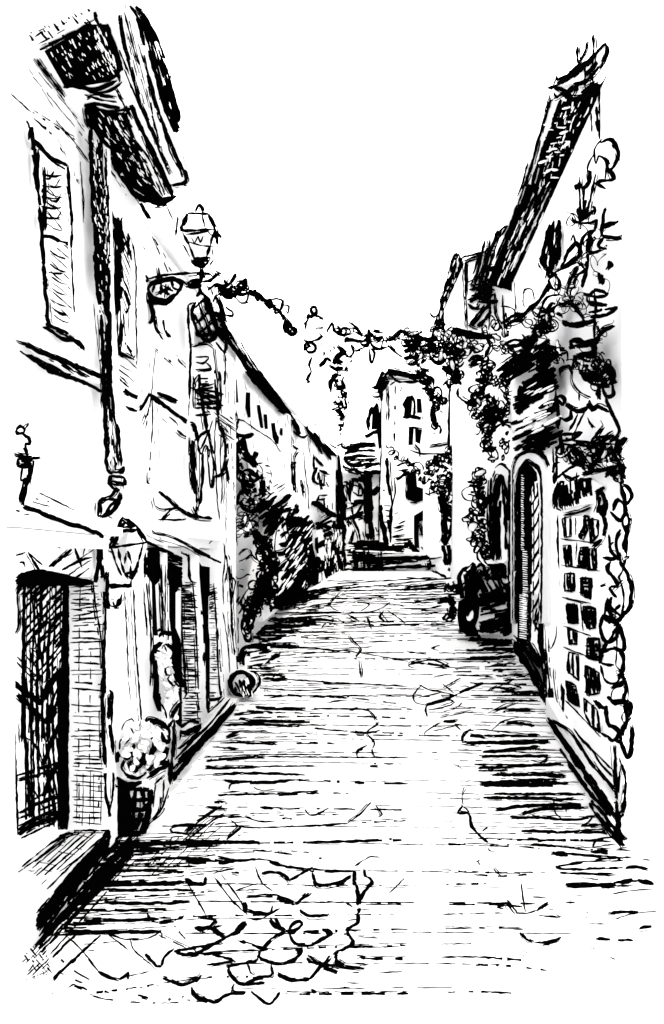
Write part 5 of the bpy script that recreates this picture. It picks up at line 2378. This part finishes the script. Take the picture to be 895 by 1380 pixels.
# ================================================================== CLIMBING GREENERY ON THE RIGHT AND ACROSS THE STREET
def plant(name, label, cat, fn, group=None):
    m = MB(); fn(m); return tag(m.build(name), label, cat, group)
W2 = WR.off(.22)
def v1(m):
    draw(m, WR.off(.1), 'Q', '''
5 575 655 600 640 630 640 650 680 662 720 650 760 620 800 630 840
5 580 730 605 745 615 790 640 840 600 850 550 860 590 890
2 575 640 540 690 545 765 560 725 590 740 600 790 590 860
2 540 710 510 760 500 820 510 870
6 515 800 510 860 480 895
7 440 870 450 895
7 460 860 465 895
''')
    draw(m, W2, 'N', '''
5 655 0 665 50 680 40
5 690 0 680 40 715 10
3 630 35 640 55 700 60 730 50 725 80 700 120 690 180
4 765 0 755 50 750 110 780 120
5 755 75 780 65 815 55
5 750 115 790 120 830 115
4 755 120 735 155 765 165
3 720 90 690 100 670 130 660 190
4 700 100 710 130 700 180 750 170
4 690 185 690 240 670 320
5 650 240 625 290 610 345
5 690 250 650 270 630 310
3 625 130 635 110 645 140 660 170 655 190
5 600 220 610 180 650 140 660 190 600 240 580 250
3 620 170 590 240 640 200 620 230
3 560 260 600 240 650 220 680 245
4 535 290 560 270 580 300 570 330 545 320 535 290
3 570 270 550 260 540 280
7 780 215 785 230 770 250
4 735 265 745 300 755 290 755 310
4 750 270 745 295
3 580 350 530 360 500 420 500 440 560 400 580 360
6 555 380 530 420 545 440
5 540 300 500 370 430 430 410 450
3 575 390 600 385 660 390
5 655 380 660 388
4 675 345 700 350 720 330 770 345 740 360 690 350
3 720 340 725 400 720 500 725 600
5 690 350 700 380 770 390
7 590 460 640 470 700 460 720 450
5 700 420 760 410 805 405 770 430 700 440
5 725 530 760 490 800 475 808 460
4 640 560 620 540 660 530 690 550 650 560
8 660 550 710 545 725 580
5 650 600 720 580 725 610
5 720 540 720 600 730 620
2 735 600 750 580 760 590
5 750 610 790 640 800 680 790 700
3 680 640 730 680 780 720
4 650 650 690 690 720 710 780 720
5 770 640 740 680 760 700 780 690
5 730 640 720 690 700 690
4 790 700 795 750 770 760 750 720
3 660 650 640 600 700 620
3 595 370 640 400 690 470
5 640 560 590 570 550 590
''')
    draw(m, W2, 'f', '''
4 425 110 430 80 480 60 500 110
2 500 90 500 150 540 210 610 250
2 540 210 540 270
5 400 250 430 240 455 260 440 290 410 270 400 250
5 460 290 500 320 540 330 590 310 600 285 620 320 650 305 680 310 720 330
6 590 290 600 310
4 460 300 490 320 490 370 460 385 420 370
3 530 350 510 400 480 450
3 700 250 720 310 780 450 720 520
2 590 370 610 410 635 430
3 680 420 640 480 600 530
4 640 490 690 485 750 480
6 660 180 660 260
5 690 60 740 100 750 150 730 170
5 730 170 765 150
4 740 190 740 240 700 240 680 210
4 540 100 600 120 640 90 620 150
5 560 90 580 130 620 100
5 780 500 770 550 750 590
6 820 490 780 540 750 590
3 520 0 500 60 510 80
5 440 470 520 470 545 460 500 500 440 510
6 420 460 440 560 430 590
5 460 560 500 540 560 600 570 650
7 500 560 540 620 580 680
5 470 590 500 650 580 660
6 580 560 640 550 640 600 590 600
6 690 540 650 620 600 690
5 560 710 640 690 740 670
5 740 580 800 670 810 700
5 620 640 620 600
3 400 740 460 690 540 640
3 440 700 480 740 540 720
4 380 700 390 650 420 640
4 400 600 400 720 390 770
''')
    curls(m, WR.off(.05), 'f', '600 60 700 40 720 150 640 200 700 160', 8, 8, 16, w=2.2, off=(0, .25), black=.1, white=.4)
    curls(m, WR.off(.05), 'f', '440 520 520 600 600 650 660 560 720 600 780 700', 12, 9, 34, w=2.0, off=(0, .3), black=.12, white=.35)
    curls(m, WR.off(.05), 'f', '720 520 720 640 780 740', 10, 9, 20, w=2.2, off=(0, .3), black=.12, white=.35)
plant('climbing_vine', 'huge loose climbing vine spreading over the upper wall right of the black blind', 'vine', v1)
def v1b(m):
    for t, n in (('620 60 720 90 690 200 640 260 600 300', 16), ('700 20 760 120 740 260 760 340', 14), ('560 300 640 360 700 420 740 520', 20), ('480 420 560 400 640 330 600 420 520 470', 18), ('690 560 760 620 740 720 640 620', 16), ('560 560 640 620 700 700', 12)):
        curls(m, WR.off(.08), 'N', t, 9, 9, n, w=1.5, off=(0, .25), black=.06, white=.25)
    hatch(m, WR.off(.12), 'N', '640 540 730 520 730 620 680 600', -12, 12, 3, over=8)
    hatch(m, WR.off(.12), 'f', '560 60 700 60 740 160 640 170', -50, 20, 2, over=8, ajit=20)
plant('trailing_creeper', 'light curly creeper trailing down from the eave corner above the big vine', 'creeper', v1b)
def v2(m):
    draw(m, W2, 'O', '''
5 730 340 755 350 765 390 740 415 735 380 725 340
5 680 280 720 290 740 310
5 745 150 720 190 710 210
4 735 430 755 470 750 520 735 570 740 610
5 680 450 720 480 740 430 710 400 690 440
4 675 540 680 600 710 630 700 560 720 520
5 715 610 720 650 750 700 765 760 755 830 720 870
5 650 630 690 635 720 620 680 640 650 630
5 675 650 670 680 710 740 680 750 705 790
3 730 720 690 760
4 640 745 660 740
5 670 800 660 870 680 895
5 685 790 680 830 720 870
4 690 570 680 580
3 690 600 700 605
8 640 360 660 400 650 460 640 440
6 740 500 750 530
5 655 520 640 560 610 590
5 650 460 660 500 655 530
''')
    draw(m, W2, 'P', '''
5 765 0 760 50 730 90 700 110 675 70 660 50 670 20
5 680 30 670 70
5 640 110 650 90 690 110 720 140 735 190 730 230 690 215
5 650 90 640 140 660 190 700 180 710 120
6 715 120 660 200 640 260
5 620 200 640 230 700 220 730 250 730 300 710 350
4 650 250 640 280 690 290 
3 640 290 660 350 700 360 720 330 705 330
4 720 320 740 360 740 400 730 430
4 670 430 680 380 715 365 740 340
5 700 430 680 430 670 420 700 440 740 430
5 615 430 650 460 660 455 670 520 700 540 715 560 690 590 670 570
6 730 440 760 450 760 480
5 740 460 745 520 700 590
5 760 500 730 540 725 600 750 660 765 600 765 530
5 700 590 730 600
5 640 460 620 430
6 600 360 580 400
4 690 430 760 440 755 500
3 640 560 680 580
''')
    curls(m, WR.off(.05), 'O', '735 260 745 400 730 520 730 640 745 780 700 880', 5, 8, 9, w=3, off=(0, .2), black=.05, white=.5)
    curls(m, WR.off(.05), 'P', '700 40 700 160 705 250 720 350 730 440 750 560', 5, 8, 7, w=3, off=(0, .2), black=.05, white=.5)
    fill(m, WR.off(.15), 'P', '730 450 750 445 762 455 755 475 735 470')
plant('hanging_vine', 'loose loops of vine hanging down the right corner beside the lattice of dark panes', 'vine', v2)
def v3(m):
    q = WR.off(.3)
    curls(m, q, 'N', '350 460 400 440 480 460 540 440 600 460 480 500 420 560 380 580', 12, 9, 30, w=1.7, off=(0, .4), black=.12, white=.3)
    draw(m, q, 'N', '''
5 350 460 400 430 430 440 370 470
5 360 545 400 530 430 540 390 560 360 545
6 340 640 420 590 500 560 600 570
5 400 560 480 510 540 480
7 330 660 430 600 470 560
5 450 560 500 500 560 470
6 430 560 470 520 500 470 540 450
5 600 465 640 480 690 470
3 480 620 550 600 610 580
''')
    hatch(m, q, 'N', '340 650 440 570 520 540 560 640 440 660 380 690', -32, 11, 4.5, over=8)
    hatch(m, q, 'N', '420 590 500 480 540 480 500 560 440 620', -58, 15, 4, over=8)
    clump(m, q, 'N', '420 480 600 470 640 560 560 640 420 620', 8, 22, w=1.6, off=(0, .4), black=.08)
plant('ivy_clump', 'dense tangled ivy clump just above the heavy black slatted blind', 'ivy', v3)
def v4(m):
    q = VP(-5, 15.2, 9, 15.2)
    clump(m, q, 'N', '210 500 350 480 400 560 400 640 300 640 240 620', 8, 30, w=1.8, off=(0, .6), black=.12, white=.3)
    curls(m, q, 'N', '250 640 300 640 260 720 240 800 290 860 260 895', 10, 7, 45, w=2.2, off=(0, .6), black=.22, white=.3)
    clump(m, q, 'O', '140 0 280 0 270 130 250 260 190 240 150 160', 7, 50, w=2.2, off=(0, .6), black=.2, white=.3)
    curls(m, q, 'O', '200 30 190 100 180 180 220 240', 6, 7, 30, w=2.4, off=(0, .5), black=.35, white=.2)
    curls(m, q, 'N', '380 690 330 700 380 760 330 830 290 870 380 850', 9, 7, 32, w=2.2, off=(0, .5), black=.25, white=.3)
    draw(m, q, 'N', '''
7 150 490 200 500 250 515 330 510
6 280 520 300 560 280 600
5 220 640 250 610 290 620
6 250 660 280 650 290 680 250 690
6 240 690 290 700
4 235 800 270 720 310 700
5 240 780 300 750
5 310 890 350 860 400 850
3 230 550 240 580 270 570 260 550
''')
    curls(m, q, 'O', '160 300 120 340 130 400 170 420 110 480 150 500 120 560 170 580 190 640', 6, 9, 40, w=2.8, off=(0, .4), black=.12, white=.4, asp=.9)
    curls(m, q, 'O', '160 280 160 400 165 480 165 560 190 620', 5, 6, 36, w=2.6, off=(0, .3), black=.35, white=.2)
plant('climbing_vine', 'thick curly vine falling down the corner left of the slim arched window', 'vine', v4)
# vine arch over the street
Gv = VP(fx(420, 11), 11, fx(660, 15), 15)
def v5(m):
    draw(m, Gv, 'L', '''
4 50 105 55 90 70 95 95 75 90 50 75 50 68 70 95 90 120 100
4 110 100 130 105
2 80 160 100 150 125 150 110 155
3 40 155 45 125 60 100
3 35 205 50 215 90 210 120 190 105 175
4 45 210 60 240 45 250 55 270 85 260 90 235 60 220 40 230 40 260
3 75 290 60 330 70 360 50 400 65 410 50 415
2 120 220 120 240
3 145 170 170 125 180 160 200 170 210 155 195 140
3 170 125 190 170 230 185 260 170 240 150 215 160 220 190
3 250 120 280 140 310 180 270 165
5 235 220 240 205 280 210 320 215
5 320 215 350 195 340 235 310 230
5 350 160 360 190 400 200 420 190
3 370 165 415 172
6 370 165 400 168
3 345 155 360 230 400 250 440 240
3 350 250 360 320 375 270 355 250
5 430 195 445 210 470 190 500 165 530 175 560 190 590 185
4 470 195 490 200 490 180
3 440 235 480 270 510 290
5 515 160 535 180 535 210
3 260 230 275 260 260 290 240 285
2 280 260 340 240
3 420 200 410 240 430 245
3 110 330 135 320
''')
    draw(m, Gv, 'L', '''
7 515 215 560 210 595 190
7 515 240 560 235 600 220
7 520 265 560 250
6 580 190 620 210 680 200
6 520 300 560 290
7 545 325 570 320
5 560 250 580 300 560 330
6 590 260 640 260 660 230 600 240
''')
    curls(m, Gv, 'L', '180 160 260 170 350 190 440 210 520 180 600 190', 5, 5, 26, w=1.7, off=(0, .3), black=.12, white=.4)
    curls(m, Gv, 'L', '540 200 600 250 560 310 620 270 700 260 680 300', 9, 7, 34, w=2, off=(0, .5), black=.2, white=.35)
    clump(m, Gv, 'L', '640 190 800 180 840 260 780 360 700 330 640 290', 9, 38, w=1.7, off=(0, .6), black=.1, white=.45)
    clump(m, Gv, 'L', '600 180 700 120 800 150 880 200 880 300 760 310', 9, 26, w=1.7, off=(0, .6), black=.1, white=.45)
    curls(m, Gv, 'L', '700 250 760 260 790 280 740 320 780 380 760 420', 6, 7, 40, w=3.0, off=(0, .4), black=.3, white=.2)
    draw(m, Gv, 'L', '''
8 750 155 800 180 895 190
5 590 190 640 210 660 180 660 150
3 640 160 700 150 720 180
5 640 290 680 320 720 300
6 700 340 740 345 780 350
3 700 350 740 370 760 400
5 830 310 850 290 895 290
3 830 330 895 320
3 780 440 780 480 820 510 860 530
3 770 390 800 370 800 360
3 800 480 830 500
''')
plant('vine_arch', 'thin leafy vine arching over the street from the garland to the right wall', 'vine', v5)
def v6(m):
    draw(m, Gv, 'L', '''
5 195 235 215 255 240 265
8 130 275 135 275
7 160 258 164 256
8 178 245 182 245
6 110 335 140 305 155 300
6 150 300 165 310
7 180 320 200 290 230 270 240 285
8 185 310 220 320
8 190 350 225 345
5 155 320 180 340 200 350
7 235 345 250 360
7 260 310 264 314
6 245 340 235 360
5 165 460 165 410 180 385 200 375
6 170 390 195 380
4 180 410 190 400
5 215 400 225 440 200 440
7 190 440 235 435
5 225 400 230 390
7 220 475 235 470 240 490
3 230 490 245 540
7 180 505 190 515
3 200 520 215 505 225 530 210 540 200 520
7 190 545 210 560
5 170 545 190 540
7 225 540 240 530
5 215 560 220 600
6 200 620 225 620
4 215 620 210 650 
3 210 655 210 670
5 225 580 235 580
''')
    curls(m, Gv, 'L', '200 310 190 400 215 480 200 540 220 600', 5, 3.2, 26, w=2, off=(0, .1), black=.5, white=.3)
plant('hanging_vine', 'thin spotted vine strand hanging free from the arch against the sky', 'vine', v6)
def v7(m):
    q = VP(-5, 24, 9, 24)
    draw(m, q, 'L', '''
7 590 340 620 380 650 410
6 600 350 640 355
8 610 440 640 450 650 480 660 500
3 650 480 665 440 690 440 700 470 680 490 650 480
4 680 510 690 490 720 490 715 515 680 515
7 665 500 655 540 660 580 670 620
3 650 610 670 605 680 620 665 640 650 625 650 610
4 690 630 690 620
3 640 380 660 400 660 440 
5 610 400 650 410
8 590 400 630 420
3 705 430 720 410 735 440 740 430 740 405
3 690 550 705 558
''')
    curls(m, q, 'L', '580 340 620 400 640 450 680 500 660 560 670 620', 4, 5, 30, w=2.2, off=(0, .3), black=.3, white=.3)
plant('hanging_vine', 'short dark vine strand hanging down beside the pair of tower windows', 'vine', v7)
def v8(m):
    q = VP(-5, 26, 9, 26)
    clump(m, q, 'M', '560 70 740 40 770 150 750 200 700 240 640 230 600 180 560 120', 6, 95, w=2.8, off=(0, .8), black=.4, white=.3)
    curls(m, q, 'M', '440 0 480 60 540 80 600 110', 4, 5, 16, w=1.8, off=(0, .3), black=.05, white=.3)
    curls(m, q, 'M', '700 200 710 260 720 300 740 340', 5, 6, 30, w=3, off=(0, .5), black=.5, white=.15)
    draw(m, q, 'M', '''
8 720 160 740 200 740 230
8 700 240 700 290 710 330
8 715 320 715 380 720 430 705 470
5 740 320 750 380 735 440 720 480
8 710 460 725 480
5 705 480 715 530 720 580
6 735 480 740 530 730 580
3 745 350 760 340 760 370 745 380
2 700 395 710 410
3 480 100 520 85 560 90
3 485 125 540 115
4 480 165 520 140 540 130
2 540 20 600 40 720 40
3 750 30 800 -20 850 -60
3 740 10 790 -30 840 -60
5 745 100 770 40 760 30
5 760 120 780 140 765 140 745 110
5 740 280 760 260
3 490 155 470 160
3 620 230 640 240 640 215
3 640 235 690 215
''')
    curls(m, q, 'M', '720 60 740 30 760 10', 4, 6, 12, w=2, off=(0, .3))
plant('potted_vine', 'dense dark vine on the tower front trailing a long stem down to the street', 'vine', v8)
# garland at the lantern
Gl = VP(-1.41, 8.5, fx(400, 10.6), 10.6)
def v9(m):
    draw(m, Gl, 'I', '''
5 365 380 380 400 400 375 410 360 390 390
4 385 375 375 395
7 340 410 370 430 410 435
8 425 400 445 385 450 410 430 405
7 425 390 450 390
6 405 450 410 430 440 415
2 410 450 430 470 455 465 460 430 440 420
5 465 430 500 435 530 465
7 490 430 500 465
5 475 430 495 425
4 530 465 550 460 560 480 545 490 530 470
3 550 460 575 455 600 465 590 500 560 500
5 565 505 575 515
3 580 500 600 530 620 550
6 610 545 610 580 625 595 645 600 650 580 630 570
6 620 545 635 570
8 620 560 630 590
3 605 480 625 485 620 515
3 370 490 400 510 395 525 370 520
3 355 470 360 480
7 350 430 380 445 400 450
3 610 500 625 520
1.5 660 450 662 458
3 310 410 320 440
''')
    draw(m, Gl, 'I', '4 320 470 335 440 360 425 385 420\n3 300 420 330 400 365 410 400 430 440 440 470 432 500 450 530 466 560 485 590 510 620 560 640 580')
    curls(m, Gl, 'I', '345 410 380 425 430 400 450 420', 5, 5, 20, w=1.9, off=(0, .2), black=.25, white=.35)
    curls(m, Gl, 'I', '470 430 520 460 570 480 600 520 630 580', 3, 3.5, 12, w=1.6, off=(0, .1), black=.2, white=.35)
    draw(m, Gl, 'I', '''
7 320 510 350 530 370 580 380 620
6 330 540 350 600 370 630
4 340 450 360 500 370 540
3 355 560 370 620 365 670 330 630
''')
plant('leaf_garland', 'short looping leaf garland trailing to the right from beneath the big lantern', 'garland', v9)
# planter bush on the right
def bsh(m):
    b = GR.hit(650, 866); Y = b.y; q = VP(-5, Y, 9, Y); q2 = VP(-5, Y - .02, 9, Y - .02)
    rr = 24 * Y / F
    mm = px('c', nums('250 300 380 220 600 220 660 400 690 600 690 800 600 860 240 860 180 760 200 560'))
    m.prism([VP(-5, Y + .02, 9, Y + .02).hit(*z) for z in mm], [VP(-5, Y + .6, 9, Y + .6).hit(*z) for z in mm], PLASTER)
    fill(m, q2, 'c', '250 380 330 350 420 400 370 480 390 560 380 700 350 780 380 860 280 880 200 820 180 680 190 560 250 520')
    fill(m, q2, 'c', '480 460 560 420 600 480 560 500 500 480')
    hatch(m, q2, 'c', '260 300 600 220 640 300 660 480 400 480 380 400 250 400', 60, 36, 4.5, over=4, skip=.05, ajit=12)
    hatch(m, q2, 'c', '260 300 620 240 650 360 400 340 250 400', -25, 30, 4, over=4, skip=.1, ajit=12)
    hatch(m, q2, 'c', '380 480 660 480 690 640 680 860 370 860 390 640', -12, 27, 4.8, over=4, skip=.03, ajit=8)
    hatch(m, q2, 'c', '640 560 700 580 700 840 640 820', 85, 12, 4, over=3)
    q3 = VP(-5, Y - .06, 9, Y - .06)
    draw(m, q3, 'c', '''
4 250 520 230 500 210 400 205 320 240 260 290 230
5 290 230 320 190 350 260 310 270 330 210
4 350 250 390 220 430 225 440 290 400 290
5 460 210 530 220 600 220 630 260 620 340
5 540 230 550 290 560 330
4 600 260 620 250
8 630 380 660 480 670 560
5 270 690 280 640 320 625
''')
    curls(m, q2, 'c', '270 280 340 300 460 310 560 260 620 300', 4, 4, 30, w=2.4, off=(0, .3), black=.3, white=.3)
    curls(m, q2, 'c', '40 560 120 520 160 600 100 660 150 700 60 700', 4, 4, 34, w=2.6, off=(0, .3), black=.45, white=.2)
    curls(m, q2, 'c', '60 420 150 420 200 400 220 460 80 400', 4, 3.5, 26, w=2.8, off=(0, .3), black=.5, white=.2)
    m2 = VP(-5, Y - .045, 9, Y - .045)
    fill(m, m2, 'c', '265 700 290 650 320 630 332 660 325 710 300 735 275 730', .004, m=PLASTER)
plant('potted_shrub', 'squat dark scribbled shrub in a round black pot against the right wall', 'potted shrub', bsh)
